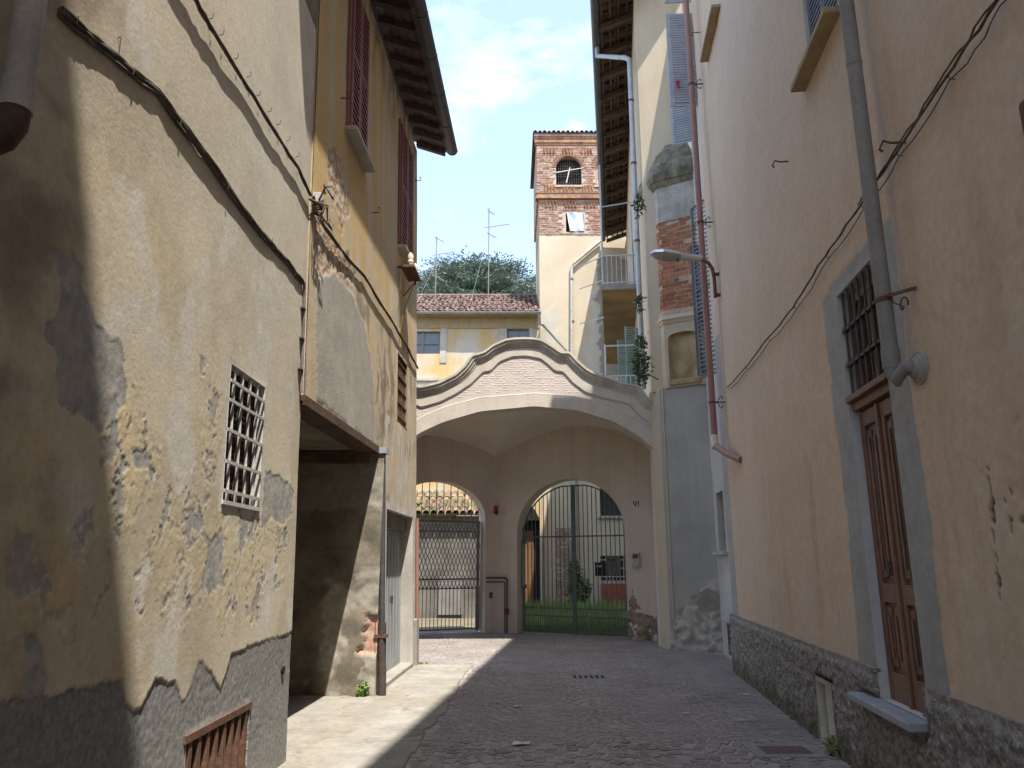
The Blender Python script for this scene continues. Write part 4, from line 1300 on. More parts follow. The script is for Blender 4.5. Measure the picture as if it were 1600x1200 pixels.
# street lamp on a rusty arm
ls = 13.45
LZ = -.86
T = thing('street_lamp', 'grey metal street lamp on curved rusty arm in front of brown downpipe', 'street lamp', RN.P(ls, 6.6 + LZ, 0))
MB().tube([RN.P(ls, 6.72 + LZ, .08), RN.P(ls, 7.05 + LZ, .08), RN.P(ls, 7.22 + LZ, .10), RN.P(ls, 7.33 + LZ, .16), RN.P(ls + .02, 7.39 + LZ, .25), RN.P(ls + .03, 7.43 + LZ, .36)], .03, 10).build('arm', M['rust'], T, True)
for z in (6.76 + LZ, 7.12 + LZ):
    MB().bar(RN.P(ls, z, .1), RN.P(ls, z, 0), .03, .05).build('clamp', M['iron'], T)
p1 = Vector(RN.P(ls + .03, 7.42 + LZ, .25))
ax = Vector((RN.n[0], RN.n[1] - .08, 0.10)).normalized()
sd = ax.cross(Vector((0, 0, 1))).normalized()
upv = sd.cross(ax)
HL = .86
stn = [(0, .055, .05, .05), (.05, .06, .055, .055), (.28, .075, .06, .055), (.36, .10, .075, .05), (.5, .135, .095, .03), (.66, .15, .10, .02), (.78, .12, .085, .01), (.84, .06, .045, .005), (HL, .01, .01, .0)]
sh, ln = MB(), MB()
ring, ringb = [], []
for a_, w_, h_, d_ in stn:
    c0 = p1 + ax * a_
    ring.append([c0 + sd * (w_ * math.cos(q)) + upv * (h_ * math.sin(q)) for q in [math.pi * k / 10 for k in range(11)]])
    dd = d_ + (.075 * math.sin(math.pi * min(1, max(0, (a_ - .36) / .5))) if a_ > .36 else 0)
    ringb.append([c0 + sd * (w_ * .96 * math.cos(q)) - upv * (dd * math.sin(q)) for q in [math.pi * k / 10 for k in range(11)]])
for k in range(len(stn) - 1):
    sh.strip(ring[k], ring[k + 1])
    (sh if stn[k][0] < .36 else ln).strip(ringb[k], ringb[k + 1])
sh.add(ring[0] + ringb[0][::-1][1:-1], [tuple(range(20))])
sh.build('housing', M['alu'], T, True)
ln.build('lens', M['lens'], T, True)
MB().bar(p1 + ax * .40 - upv * .05, p1 + ax * .40 - upv * .085, .03, .03).build('latch', M['iron'], T)

# ------------------------------------------------------------------ cement buttress with brick shaft
E_ = thing('brick_pillar', 'tall grey cement buttress topped by niche, exposed brick shaft and mossy cap, right of arch', 'pillar', PB.P(.45, 0, 0))


def f_pb(S, Z):
    tri = ((Z < 0.1 + 1.0 * S + .1 * fbm(S * 5, Z * 5, 3, 430) + .35) & (Z < 1.65)).astype(float)
    st_ = ((((S - .75) / .3) ** 2 + ((Z - .95) / .22) ** 2 + .5 * fbm(S * 5, Z * 5, 3, 432)) < 1).astype(float) * .8
    rag = fbm(S * 6, Z * 6, 4, 433)
    rough_ = (Z < .75 + .1 * rag)
    off = .006 * fbm(S, Z, 3, 431) + .025 * tri + rough_ * .03 * rag
    st_ = np.maximum(st_, rough_ * (rag > .25) * .6)
    return off, {'bare': tri, 'stain': st_}


relief(PB, 'cement_face', -.02, 1.05, 0, 5.22, .03, M['greyblock'], E_, (), f_pb)
MB().column([PB.P(-.02, 0, 0)[:2], PB.P(1.05, 0, -.01)[:2], PB.P(1.05, 0, -.8)[:2], PB.P(-.02, 0, -.55)[:2]], 0, 5.2).build('core', M['greyblock'], E_)
# the eaves-side half of the shaft: front facet B-C, side facet A-B
pA, pB_, pC = (3.10, 15.85), PB.P(.17, 0, .03)[:2], PB.P(1.02, 0, .03)[:2]
pD, pE = (4.4, 15.4), (3.5, 15.9)
ctr = Vector((3.7, 15.5))


def plan(f):
    out = []
    for q in (pA, pB_, pC, pD, pE):
        v_ = Vector(q) - ctr
        v_ = v_.normalized() * (v_.length + f)
        out.append((ctr.x + v_.x, ctr.y + v_.y))
    return out


# niche storey
NF = Wall(pB_, pC)
NS = Wall(pA, pB_)
ni = MB()
nz0, nz1 = 5.22, 6.62
nr = (.07, NF.L - .12, 5.36, 6.40)
relief(NF, 'niche_surround', 0, NF.L, nz0, nz1, .03, M['tan'], E_, [nr], lambda S, Z: (.006 * fbm(S * 3, Z * 3, 3, 440), {}))
MB().quad(NS.P(0, nz0), NS.P(NS.L, nz0), NS.P(NS.L, nz1), NS.P(0, nz1)).build('niche_side', M['tan'], E_)
nb = MB()
K_ = 10
for k in range(K_):
    t0, t1 = k / K_, (k + 1) / K_
    a0, a1 = nr[0] + (nr[1] - nr[0]) * t0, nr[0] + (nr[1] - nr[0]) * t1
    d0, d1 = -.10 * math.sin(math.pi * t0) ** .6 if 0 < t0 else 0, -.10 * math.sin(math.pi * t1) ** .6 if t1 < 1 else 0
    nb.quad(NF.P(a0, nr[2], d0), NF.P(a1, nr[2], d1), NF.P(a1, nr[3], d1), NF.P(a0, nr[3], d0))
    nb.add([NF.P(a0, nr[3], d0), NF.P(a1, nr[3], d1), NF.P((nr[0] + nr[1]) / 2, nr[3], 0.005)], [(0, 1, 2)])
    nb.add([NF.P(a0, nr[2], d0), NF.P(a1, nr[2], d1), NF.P((nr[0] + nr[1]) / 2, nr[2], 0.005)], [(0, 1, 2)])
nb.build('niche', M['niche'], E_, True)
arc = []
for k in range(13):
    t0 = k / 12
    arc.append((nr[0] + (nr[1] - nr[0]) * t0, nr[3] - .10 + .10 * math.sin(math.pi * t0) ** .5 if 0 < t0 < 1 else nr[3] - .10))
MB().prism(NF, [(nr[0], nr[3])] + arc + [(nr[1], nr[3])], -.01, .008).build('niche_head', M['cornice'], E_)
MB().box(NF, nr[0] - .02, nr[1], nr[2] - .10, nr[2] + .02, -.02, .035).build('niche_sill', M['niche'], E_, bevel=.015)
MB().column(plan(.02), 6.62, 6.70, plan(.05)).build('string_course', M['tan'], E_)
MB().column(plan(.07), 6.70, 6.80, plan(.03)).build('string_course', M['tan'], E_)
MB().column(plan(-.03), 6.8, 9.0).build('shaft_core', M['mortar'], E_)
MB().column(plan(.0), 8.98, 9.82).build('shaft_plaster', M['shaftplaster'], E_)
MB().column(plan(.015), 6.79, 6.92).build('shaft_foot', M['mortar'], E_)
MB().column(plan(.02), 9.82, 9.95, plan(.10)).build('cap_moulding', M['capstone'], E_)
MB().column(plan(.12), 9.95, 10.1, plan(.16)).build('cap_slab', M['capstone'], E_)
cp = MB()
pl0 = plan(.14)
cxy = Vector((3.9, 15.2))
r = random.Random(4)
rings = []
for k in range(7):
    t0 = k / 6
    ringp = []
    n_ = 24
    for q in range(n_):
        u = q / n_ * 5
        i0 = int(u)
        f_ = u - i0
        p_ = Vector(pl0[i0 % 5]).lerp(Vector(pl0[(i0 + 1) % 5]), f_)
        p_ = p_.lerp(cxy, .75 * t0 ** 1.6)
        ringp.append((p_.x + r.uniform(-.03, .03), p_.y + r.uniform(-.03, .03), 10.1 + .85 * math.sin(t0 * math.pi / 2) * (1 + r.uniform(-.08, .08)) - (.02 if k == 0 else 0)))
    rings.append(ringp + [ringp[0]])
for k in range(6):
    cp.strip(rings[k], rings[k + 1])
cp.add(rings[6][:-1], [tuple(range(24))])
cp.build('cap_rubble', M['capstone'], E_, True)
# single bricks on the two visible facets
r = random.Random(8)
bm_ = []
for k in range(4):
    b_ = MB()
    j_ = lambda: r.uniform(-.02, .02)
    p8 = []
    for z in (0, 1):
        for (x, y) in ((-.5, -.5), (.5, -.5), (.5, .5), (-.5, .5)):
            p8.append((x + j_(), y, z - .5 + j_() * 2))
    b_.hexa(p8)
    bm_.append(mesh_of(b_, 'brick', M['brick']))
for Wb in (NF, NS):
    aw = math.atan2(Wb.d[1], Wb.d[0])
    nrow = 20
    for k in range(nrow):
        z = 6.92 + (k + .5) * (9.0 - 6.92) / nrow
        x = -.12 if k % 2 else 0.0
        while x < Wb.L - .03:
            w_ = r.choice((.27, .27, .25, .14)) + r.uniform(-.02, .02)
            a0, a1 = max(0.0, x), min(Wb.L, x + w_)
            x += w_ + .02
            if a1 - a0 < .05 or (k > nrow - 3 and r.random() < .3):
                continue
            if r.random() < .06:
                continue
            c_ = Wb.P((a0 + a1) / 2, z + r.uniform(-.006, .006), -.062 + r.uniform(-.006, .008))
            inst('brick', r.choice(bm_), E_, Matrix.Translation(c_) @ Matrix.Rotation(aw + r.uniform(-.02, .02), 4, 'Z') @ Matrix.Diagonal((a1 - a0, .09, .082 + r.uniform(-.008, .006), 1)))

# ------------------------------------------------------------------ far right house with galleries
G_ = thing('gallery_house', 'tall tan house with dark tiled eave, white downpipe and iron galleries beyond the arch', 'house', FRL.P(4, 0, 0))
gw = MB()
gw.box(FRF, 0.0, 2.0, 5.2, 15.4, -.4, 0)
gw.build('end_wall', M['tan'], G_)
gw = MB()
gw.box(FRL, 0.01, FRL.L, 5.22, 15.4, -4, 0.0)
gw.box(FRL, 2.1, FRL.L, 0, 5.22, -4, -.005)
gw.build('wall', M['tan'], G_)
ez = 15.2
el = FRL.L - .3
es = .30
zz = lambda n: ez + (.95 - n) * es
F3 = lambda s_, n, z: FRL.P(s_, 0, n)[:2] + (z,)
for k in range(16):
    s_ = -.9 + k * (el + .9) / 15
    MB().hexa([F3(s_ - .07, -.2, zz(-.2)), F3(s_ + .07, -.2, zz(-.2)), F3(s_ + .07, .85, zz(.85)), F3(s_ - .07, .85, zz(.85)),
               F3(s_ - .07, -.2, zz(-.2) + .16), F3(s_ + .07, -.2, zz(-.2) + .16), F3(s_ + .07, .85, zz(.85) + .12), F3(s_ - .07, .85, zz(.85) + .12)]).build('rafter', M['wood'], G_)
for k in range(5):
    n0, n1 = -.1 + k * .22, -.1 + k * .22 + .06
    MB().hexa([F3(-1, n0, zz(n0) + .165), F3(el, n0, zz(n0) + .165), F3(el, n1, zz(n1) + .165), F3(-1, n1, zz(n1) + .165),
               F3(-1, n0, zz(n0) + .2), F3(el, n0, zz(n0) + .2), F3(el, n1, zz(n1) + .2), F3(-1, n1, zz(n1) + .2)]).build('batten', M['wood'], G_)
MB().hexa([F3(-1, -4, zz(-4) + .26), F3(el, -4, zz(-4) + .26), F3(el, .95, zz(.95) + .26), F3(-1, .95, zz(.95) + .26),
           F3(-1, -4, zz(-4) + .34), F3(el, -4, zz(-4) + .34), F3(el, .95, zz(.95) + .34), F3(-1, .95, zz(.95) + .34)]).build('roof', M['tile'], G_)
# undersides of the tiles show between the battens
tl = coppo(M['board'], .46, .09, .075)
ag = math.atan2(FRL.d[1], FRL.d[0])
for k in range(int((el + .9) / .42)):
    for q in range(2):
        s_ = -.9 + k * .42 + .1
        p_ = Vector(F3(s_, .92 - q * .5, zz(.92 - q * .5) + .19))
        inst('roof_tile', tl, G_, Matrix.Translation(p_) @ Matrix.Rotation(ag + math.pi, 4, 'Z') @ Matrix.Rotation(math.atan(es), 4, 'X'))
gt = MB()
gp = [[F3(s_, .98 + .1 * math.cos(a_), ez + .16 + .1 * math.sin(a_)) for a_ in [math.pi + math.pi * q / 8 for q in range(9)]] for s_ in (-1.0, el)]
gt.strip(gp[0], gp[1])
gt.add(gp[1], [tuple(range(9))])
go = gt.build('gutter', M['gutter'], G_, True)
# white downpipe
pw_ = .16
DPA, DZA, DZB = (1.85, .95), 15.0, 13.78
dp = MB().tube([F3(*DPA, ez + .05), F3(*DPA, DZA), F3(.62, .26, DZB + .16), F3(.5, pw_, DZB), F3(.5, pw_, DZB - .3), F3(.5, pw_, 5.4)], .06, 12).build('downpipe', M['zinc'], G_, True)
for z in (12.6, 10.9, 8.9, 7.2):
    MB().tube([F3(.5, pw_, z), F3(.5, pw_, z + .05)], .068, 12).build('clamp', M['rust'], dp, True)
# galleries
for gz_, s0, s1, dep, top in ((9.45, 4.9, 13.2, 1.05, 1.05), (5.75, 4.6, 13.2, 1.05, 1.0)):
    sb = MB().box(FRL, s0, s1, gz_ - .02, gz_ + .12, 0.0, dep).build('gallery_slab', M['slab'], G_)
    MB().box(FRL, s0 + .02, s1, gz_ - .045, gz_ - .021, 0.005, dep - .02).build('gallery_soffit', M['gallery'], G_)
    rl = MB()
    rl.bar(FRL.P(s0 + .03, gz_ + top, 0), FRL.P(s0 + .03, gz_ + top, dep - .03), .035, .035)
    rl.bar(FRL.P(s0 + .03, gz_ + top, dep - .03), FRL.P(s1, gz_ + top, dep - .03), .035, .035)
    rl.bar(FRL.P(s0 + .03, gz_ + .2, 0), FRL.P(s0 + .03, gz_ + .2, dep - .03), .03, .03)
    ro = rl.build('gallery_rail', M['zinc'], G_)
    for k in range(8):
        n = .04 + k * (dep - .08) / 7
        MB().bar(FRL.P(s0 + .03, gz_ + .12, n), FRL.P(s0 + .03, gz_ + top, n), .022, .022).build('baluster', M['zinc'], ro)
    bm2 = mesh_of(MB().bar((0, 0, 0), (0, 0, top - .12), .022, .022), 'baluster', M['zinc'])
    for k in range(40):
        s_ = s0 + .2 + k * .2
        if s_ < s1:
            inst('baluster', bm2, ro, Matrix.Translation(FRL.P(s_, gz_ + .12, dep - .03)))
for s_, n, z0, z1 in ((4.95, 1.0, 9.5, 13.5), (4.95, .12, 9.5, 12.2), (4.7, 1.0, 5.8, 7.7)):
    MB().tube([FRL.P(s_, z0, n), FRL.P(s_, z1, n)], .028, 6).build('gallery_post', M['zinc'], G_)
MB().tube([FRL.P(4.95, 12.1, 1.0), FRL.P(4.95, 12.2, .1)], .022, 6).build('gallery_tie', M['zinc'], G_)
MB().tube([FRL.P(4.7, 7.65, 1.0), FRL.P(4.7, 7.65, .0)], .028, 6).build('gallery_tie', M['zinc'], G_)
for z in (10.5, 9.75, 8.6):
    MB().tube([FRL.P(4.95, z, 1.0), FRL.P(6.5, z + .35, 1.75)], .018, 5).build('drying_pole', M['zinc'], G_)
MB().box(FRL, 11.5, 12.9, 9.6, 12.6, .01, .03).build('gallery_door', M['whitewall'], G_)
MB().box(FRL, 7.0, 8.2, 9.6, 11.9, .01, .03).build('gallery_door', M['browndoor'], G_)
hinged(5.2, 6.0, 8.3, .45, .5, M['shutgreen'], G_, base=FRL, panels=2, pitch=.07)
hinged(6.4, 6.0, 8.3, .62, .2, M['shutgreen'], G_, base=FRL, panels=2, pitch=.07)
MB().box(FRL, 8.2, 9.4, 5.9, 7.2, .01, .75).build('gallery_cupboard', M['shutdark'], G_)
MB().hexa([FRL.P(6.9, 6.75, .1), FRL.P(7.6, 6.75, .1), FRL.P(7.6, 6.4, 1.0), FRL.P(6.9, 6.4, 1.0), FRL.P(6.9, 7.35, .1), FRL.P(7.6, 7.35, .1), FRL.P(7.6, 6.7, 1.0), FRL.P(6.9, 6.7, 1.0)]).build('stair_flank', M['whitewall'], G_)
# climbing plants on that house
r = random.Random(12)
for k, (px, py, nn, rad, cnt, lb) in enumerate(((1001, 572, .35, (.16, .2, .36), 380, 'dark bushy climber spilling over the arch cornice beside the green shutter'),
                                               (1002, 535, .2, (.15, .15, .2), 150, 'leafy tuft on the white downpipe above the bushy climber'),
                                               (997, 475, .22, (.1, .1, .22), 90, 'thin trailing sprig halfway up the white downpipe'),
                                               (997, 318, .22, (.14, .14, .22), 110, 'small fern tuft beside the mossy pillar cap'))):
    s_, z = FRL.pix(px, py, nn)
    c_ = FRL.P(s_, z, nn)
    T = thing('climbing_plant', lb, 'plant', (c_[0], c_[1], c_[2] - rad[2]), 'climbers on the far right house')
    b_ = MB()
    leaves(b_, c_, rad, cnt, .04, r)
    for _ in range(max(3, cnt // 60)):
        d_ = Vector((r.uniform(-1, 1) * rad[0], r.uniform(-1, 1) * rad[1], r.uniform(-1, 1) * rad[2]))
        leaves(b_, Vector(c_) + d_ * 1.1, (.09, .09, .11), 16, .045, r)
    b_.build('foliage', M['leaf'], T)
    MB().tube([FRL.P(s_, z - rad[2] * .7, .06), FRL.P(s_ + .03, z - rad[2] * .3, nn * .8), FRL.P(s_ - .04, z + rad[2] * .6, nn)], [.012, .009, .005], 5).build('stem', M['bark'], T)

# a taller house further back on the right side, whose shade falls on the near left wall
S_ = thing('street_house', 'tall house behind the viewer on the right, shading the near left wall', 'house', (4, -8, 0))
MB().wbox(.25, 9, -16, -3.3, 0, 20).build('wall', M['peach'], S_)
MB().hexa([(.0, -16.2, 20), (9.2, -16.2, 20), (9.2, -3.1, 20), (.0, -3.1, 20), (1.5, -14, 21.5), (8, -14, 21.5), (8, -5.5, 21.5), (1.5, -5.5, 21.5)]).build('roof', M['tile'], S_)

# ------------------------------------------------------------------ arched gateway
H_ = thing('arched_gateway', 'pink vaulted gateway with broad low arch and curving baroque cornice closing the alley', 'gateway', FA.P(3.2, 0, 0))


def curve(pts, n=160):
    """dense polyline with light rounding through (s,z) stations"""
    xs = np.array([p[0] for p in pts])
    zs = np.array([p[1] for p in pts])
    o = np.argsort(xs)
    xs, zs = xs[o], zs[o]
    g_ = np.linspace(xs[0], xs[-1], n)
    y_ = np.interp(g_, xs, zs)
    for _ in range(3):
        y_[1:-1] = (y_[:-2] + 2 * y_[1:-1] + y_[2:]) / 4
    return g_, y_


def stations(raw, mirror_below, c):
    p = [FA.pix(650 + x / 4, 360 + y / 4) for x, y in raw]
    ext = [(2 * c - s_, z) for s_, z in p if 2 * c - s_ < mirror_below]
    return p + ext


SCN = 3.24
top_p = stations([(30, 985), (150, 955), (250, 905), (310, 850), (350, 787), (400, 775), (430, 765), (480, 725), (560, 690), (620, 682), (680, 680), (740, 683), (790, 694), (860, 737), (905, 770), (960, 768), (1000, 815), (1060, 870), (1140, 915), (1250, 950), (1350, 973), (1395, 985), (1420, 1020), (1450, 1065), (1500, 1078)], 0.98, SCN)
pan_p = stations([(30, 1105), (150, 1070), (250, 1020), (340, 960), (420, 882), (465, 878), (520, 820), (600, 788), (690, 783), (780, 800), (830, 840), (870, 878), (920, 882), (980, 950), (1060, 1010), (1150, 1040), (1250, 1062), (1340, 1085), (1370, 1130), (1450, 1195), (1490, 1240)], 0.98, SCN)
tx, tz = curve(top_p, 220)
px_, pz = curve(pan_p, 220)
intr = [FA.pix(*q) for q in ((1020, 700), (1000, 683), (957, 658), (900, 641), (835, 635), (750, 643), (692, 660), (657, 676))] + [(.72, 4.12), (.62, 4.0)]
ix, iz = curve(intr, 120)
AL, AR = ix[0], ix[-1]
topf = lambda s_: np.interp(s_, tx, tz)
panf = lambda s_: np.interp(s_, px_, pz)
intf = lambda s_: np.interp(s_, ix, iz)
gs = np.unique(np.concatenate([np.linspace(tx[0], tx[-1], 200), [AL, AR]]))
b = MB()
lo_z = [float(intf(q)) if AL <= q <= AR else 0.0 for q in gs]
b.strip([FA.P(q, z, 0) for q, z in zip(gs, lo_z)], [FA.P(q, float(topf(q)) - .02, 0) for q in gs])
b.strip([FA.P(q, z, -.35) for q, z in zip(gs, lo_z)], [FA.P(q, float(topf(q)) - .02, -.35) for q in gs])
b.quad(FA.P(AR, 0, 0), FA.P(AR, iz[-1], 0), FA.P(AR, iz[-1], -.35), FA.P(AR, 0, -.35))
b.quad(FA.P(AL, 0, 0), FA.P(AL, iz[0], 0), FA.P(AL, iz[0], -.35), FA.P(AL, 0, -.35))
b.build('front_wall', M['stipple'], H_)
b = MB()
b.strip([FA.P(q, z, .03) for q, z in zip(ix, iz)], [FA.P(q, z, -.36) for q, z in zip(ix, iz)])
b.build('arch_soffit', M['cream'], H_)


def band(lo, hi, n, m, name, n0=0.0):
    q = MB()
    A_ = [FA.P(s_, z, n) for s_, z in lo]
    B_ = [FA.P(s_, z, n) for s_, z in hi]
    q.strip(A_, B_)
    q.strip([FA.P(s_, z, n0) for s_, z in hi], B_)
    q.strip(A_, [FA.P(s_, z, n0) for s_, z in lo])
    return q.build(name, m, H_)


ex = np.linspace(AL, AR, 140)
arch_w = .30
band([(s_, float(intf(s_))) for s_ in ex], [(s_, float(intf(s_)) + .27 + .05 * abs(s_ - 3.3) / 2.6) for s_ in ex], .03, M['cream'], 'archivolt')
MB().tube([FA.P(s_, float(intf(s_)) + .285 + .05 * abs(s_ - 3.3) / 2.6, .006) for s_ in ex], .018, 6).build('archivolt_bead', M['cream'], H_, True)
es_ = np.linspace(tx[0], tx[-1], 220)
band([(s_, float(panf(s_))) for s_ in es_], [(s_, float(topf(s_)) - .16) for s_ in es_], .028, M['cream'], 'frieze_band')
MB().tube([FA.P(s_, float(panf(s_)) - .012, .006) for s_ in es_], .016, 6).build('panel_bead', M['cream'], H_, True)
# moulded cornice swept along the top edge
tang = np.gradient(tz, tx)
nx_ = -tang / np.sqrt(1 + tang ** 2)
nz_ = 1 / np.sqrt(1 + tang ** 2)
prof = [(0.0, -.40), (.015, .0), (.018, .11), (-.03, .115), (-.04, .095), (-.095, .09), (-.105, .07), (-.15, .062), (-.16, .045), (-.20, .038), (-.21, .028)]
b = MB()
rows = [[FA.P(float(s_ + nx * d), float(z + nzz * d), n) for s_, z, nx, nzz in zip(tx, tz, nx_, nz_)] for d, n in prof]
for k in range(len(rows) - 1):
    b.strip(rows[k], rows[k + 1])
b.add([rw_[-1] for rw_ in rows], [tuple(range(len(rows)))])
b.build('cornice', M['cornice'], H_, True)
# small raised dashes of the rendered panel
b = MB()
r = random.Random(17)
z = 4.3
row = 0
while z < 6.3:
    s_ = tx[0] + (.06 if row % 2 else 0)
    while s_ < tx[-1]:
        w_ = r.uniform(.07, .12)
        if float(intf(s_)) + .36 < z < float(panf(s_ + w_ / 2)) - .06 and float(panf(s_)) - .06 > z and .3 < s_ < 6.0 and float(intf(s_ + w_)) + .36 < z:
            if r.random() < .6:
                b.hexa([FA.P(s_, z, 0), FA.P(s_ + w_, z, 0), FA.P(s_ + w_, z + .004, .002), FA.P(s_, z + .004, .002), FA.P(s_, z + .03, 0), FA.P(s_ + w_, z + .03, 0), FA.P(s_ + w_, z + .018, .0035), FA.P(s_, z + .018, .0035)])
        s_ += w_ + r.uniform(.03, .06)
    z += .052
    row += 1
b.build('render_dashes', M['stipple'], H_, kind='stuff')


# inner walls with arched openings
def gatewall(W, sL, sR, topfn, arch, th, m, name):
    a0, a1, zs, za = arch
    c, h = (a0 + a1) / 2, (a1 - a0) / 2
    az = lambda s_: zs + (za - zs) * math.sqrt(max(0, 1 - ((s_ - c) / h) ** 2))
    ss = sorted(set(list(np.linspace(sL, sR, 80)) + list(c + h * np.cos(np.linspace(0, math.pi, 50)))))
    q = MB()
    out = [s_ for s_ in ss if s_ <= a0 + 1e-6]
    mid_ = [s_ for s_ in ss if a0 - 1e-6 <= s_ <= a1 + 1e-6]
    out2 = [s_ for s_ in ss if s_ >= a1 - 1e-6]
    for seg, bot in ((out, lambda s_: 0.0), (mid_, az), (out2, lambda s_: 0.0)):
        if len(seg) > 1:
            for n in (0, -th):
                q.strip([W.P(s_, bot(s_), n) for s_ in seg], [W.P(s_, topfn(s_), n) for s_ in seg])
    ed = [(a0, 0.0)] + [(s_, az(s_)) for s_ in mid_] + [(a1, 0.0)]
    q.strip([W.P(s_, z, 0) for s_, z in ed], [W.P(s_, z, -th) for s_, z in ed])
    q.build(name, m, H_)
    return az


lunR = lambda s_: float(np.interp(s_, [-.1, 0, .6, 1.2, 1.8, 2.3, 2.9, 3.5, 4.0, 4.4], [4.28, 4.30, 4.55, 4.76, 4.89, 4.93, 4.86, 4.66, 4.35, 3.95]))
lunL = lambda s_: float(np.interp(s_, [-.3, 0, .5, 1.0, 1.6, 2.2, 2.6, 2.95], [4.35, 4.5, 4.68, 4.73, 4.70, 4.58, 4.45, 4.30]))
AR_ = (.66, 3.49, 2.36, 3.63)
AL_ = (.20, 2.66, 2.72, 3.62)
azR = gatewall(GR, 0, GR.L, lambda s_: lunR(s_) + .12, AR_, .36, M['pink'], 'inner_wall')
azL = gatewall(GL, -.2, GL.L, lambda s_: lunL(s_) + .12, AL_, .36, M['pink'], 'inner_wall')
# vault lofted from the front arch to the two lunettes
N_ = 90
back = []
tc_ = 42 / 90
for k in range(N_ + 1):
    t_ = k / N_
    if t_ < tc_:
        s_ = GL.L * t_ / tc_
        back.append(Vector(GL.P(s_, lunL(s_), 0)))
    else:
        s_ = GR.L * (t_ - tc_) / (1 - tc_)
        back.append(Vector(GR.P(s_, lunR(s_), 0)))
front = []
for k in range(N_ + 1):
    s_ = AL + (AR - AL) * k / N_
    front.append(Vector(FA.P(s_, float(intf(s_)), -.33)))
b = MB()
prev = front
for k in range(1, 13):
    t_ = k / 12
    cur = [f_.lerp(q, t_) + Vector((0, 0, .16 * math.sin(math.pi * t_) * (1 if True else 0))) for f_, q in zip(front, back)]
    b.strip(prev, cur)
    prev = cur
b.build('vault', M['vault'], H_, True)
# right pier side and left pier
b = MB()
b.quad(FA.P(AR, 0, -.34), FA.P(AR, 5.2, -.34), GR.P(GR.L, 5.2, 0), GR.P(GR.L, 0, 0))
b.quad(FA.P(AL, 0, -.34), FA.P(AL, 5.2, -.34), GL.P(-.2, 5.2, 0), GL.P(-.2, 0, 0))
b.build('side_wall', M['pink'], H_)
MB().column([(2.99, 15.58), (3.17, 15.15), (3.22, 15.3), (3.2, 15.95), (3.02, 15.93)], 0, 5.25).build('corner_pier', M['tan'], H_)
# broken plaster foot at the right of the gate
FT = Wall(GR.P(3.5, 0, 0)[:2], GR.P(GR.L, 0, 0)[:2])


def f_foot(S, Z):
    rag = fbm(S * 4, Z * 4, 5, 501, .6)
    inn = Z < np.interp(S, [0, .12, .25, .45, .8], [.62, 1.05, .75, .55, .52]) + .06 * rag
    return np.where(inn, .012 + .03 * rag, -.06), {}


relief(FT, 'bare_masonry', 0, FT.L - .02, 0, 1.25, .025, mat('bare_rubble_masonry', (.33, .25, .185), (.21, .155, .12), scale=5, var=.4, bump=.7, bscale=20), H_, (), f_foot)
# small fittings on the gateway
T = thing('intercom', 'small grey intercom panel right of the green gate', 'intercom', GR.P(3.72, 1.6, 0))
MB().box(GR, 3.66, 3.84, 1.55, 1.88, .0, .07).build('case', M['stone'], T, bevel=.01)
MB().box(GR, 3.69, 3.81, 1.75, 1.85, .07, .076).build('screen', M['iron'], T)
for k in range(4):
    MB().box(GR, 3.70 + .028 * k, 3.72 + .028 * k, 1.60, 1.72, .07, .076).build('button', M['zinc'], T)
T = thing('house_number', 'thin dark house number 41 above the intercom', 'house number', GR.P(3.78, 2.95, 0))
b = MB()
for seg in (((3.73, 3.04), (3.73, 2.96)), ((3.73, 2.96), (3.79, 2.96)), ((3.78, 3.04), (3.78, 2.91))):
    b.bar(GR.P(seg[0][0], seg[0][1], .008), GR.P(seg[1][0], seg[1][1], .008), .014, .014, (GR.n[0], GR.n[1], 0))
b.build('digit', M['iron'], T)
b = MB()
for seg in (((3.85, 3.04), (3.85, 2.91)), ((3.82, 3.01), (3.85, 3.04))):
    b.bar(GR.P(seg[0][0], seg[0][1], .008), GR.P(seg[1][0], seg[1][1], .008), .014, .014, (GR.n[0], GR.n[1], 0))
b.build('digit', M['iron'], T)
T = thing('warning_beacon', 'small red flashing beacon on the pier between the two gates', 'beacon', GR.P(.06, 2.9, .05))
MB().tube([GR.P(.10, 2.86, .10), GR.P(.10, 2.92, .10)], .05, 10).build('base', M['black'], T, True)
MB().tube([GR.P(.10, 2.92, .10), GR.P(.10, 3.03, .10), GR.P(.10, 3.06, .10)], [.06, .055, .03], 12).build('dome', M['red'], T, True)
MB().bar(GR.P(.10, 2.88, .10), GR.P(.10, 2.84, 0), .02, .02).build('bracket', M['black'], T)
T = thing('key_switch', 'small dark key switch box on the pier between gates', 'switch', GL.P(2.85, .9, 0))
MB().box(GL, 2.78, 2.86, .82, .95, 0, .04).build('box', M['iron'], T, bevel=.006)
MB().tube([GL.P(2.82, .88, .04), GL.P(2.82, .88, .05)], .014, 8).build('keyhole', M['zinc'], T)

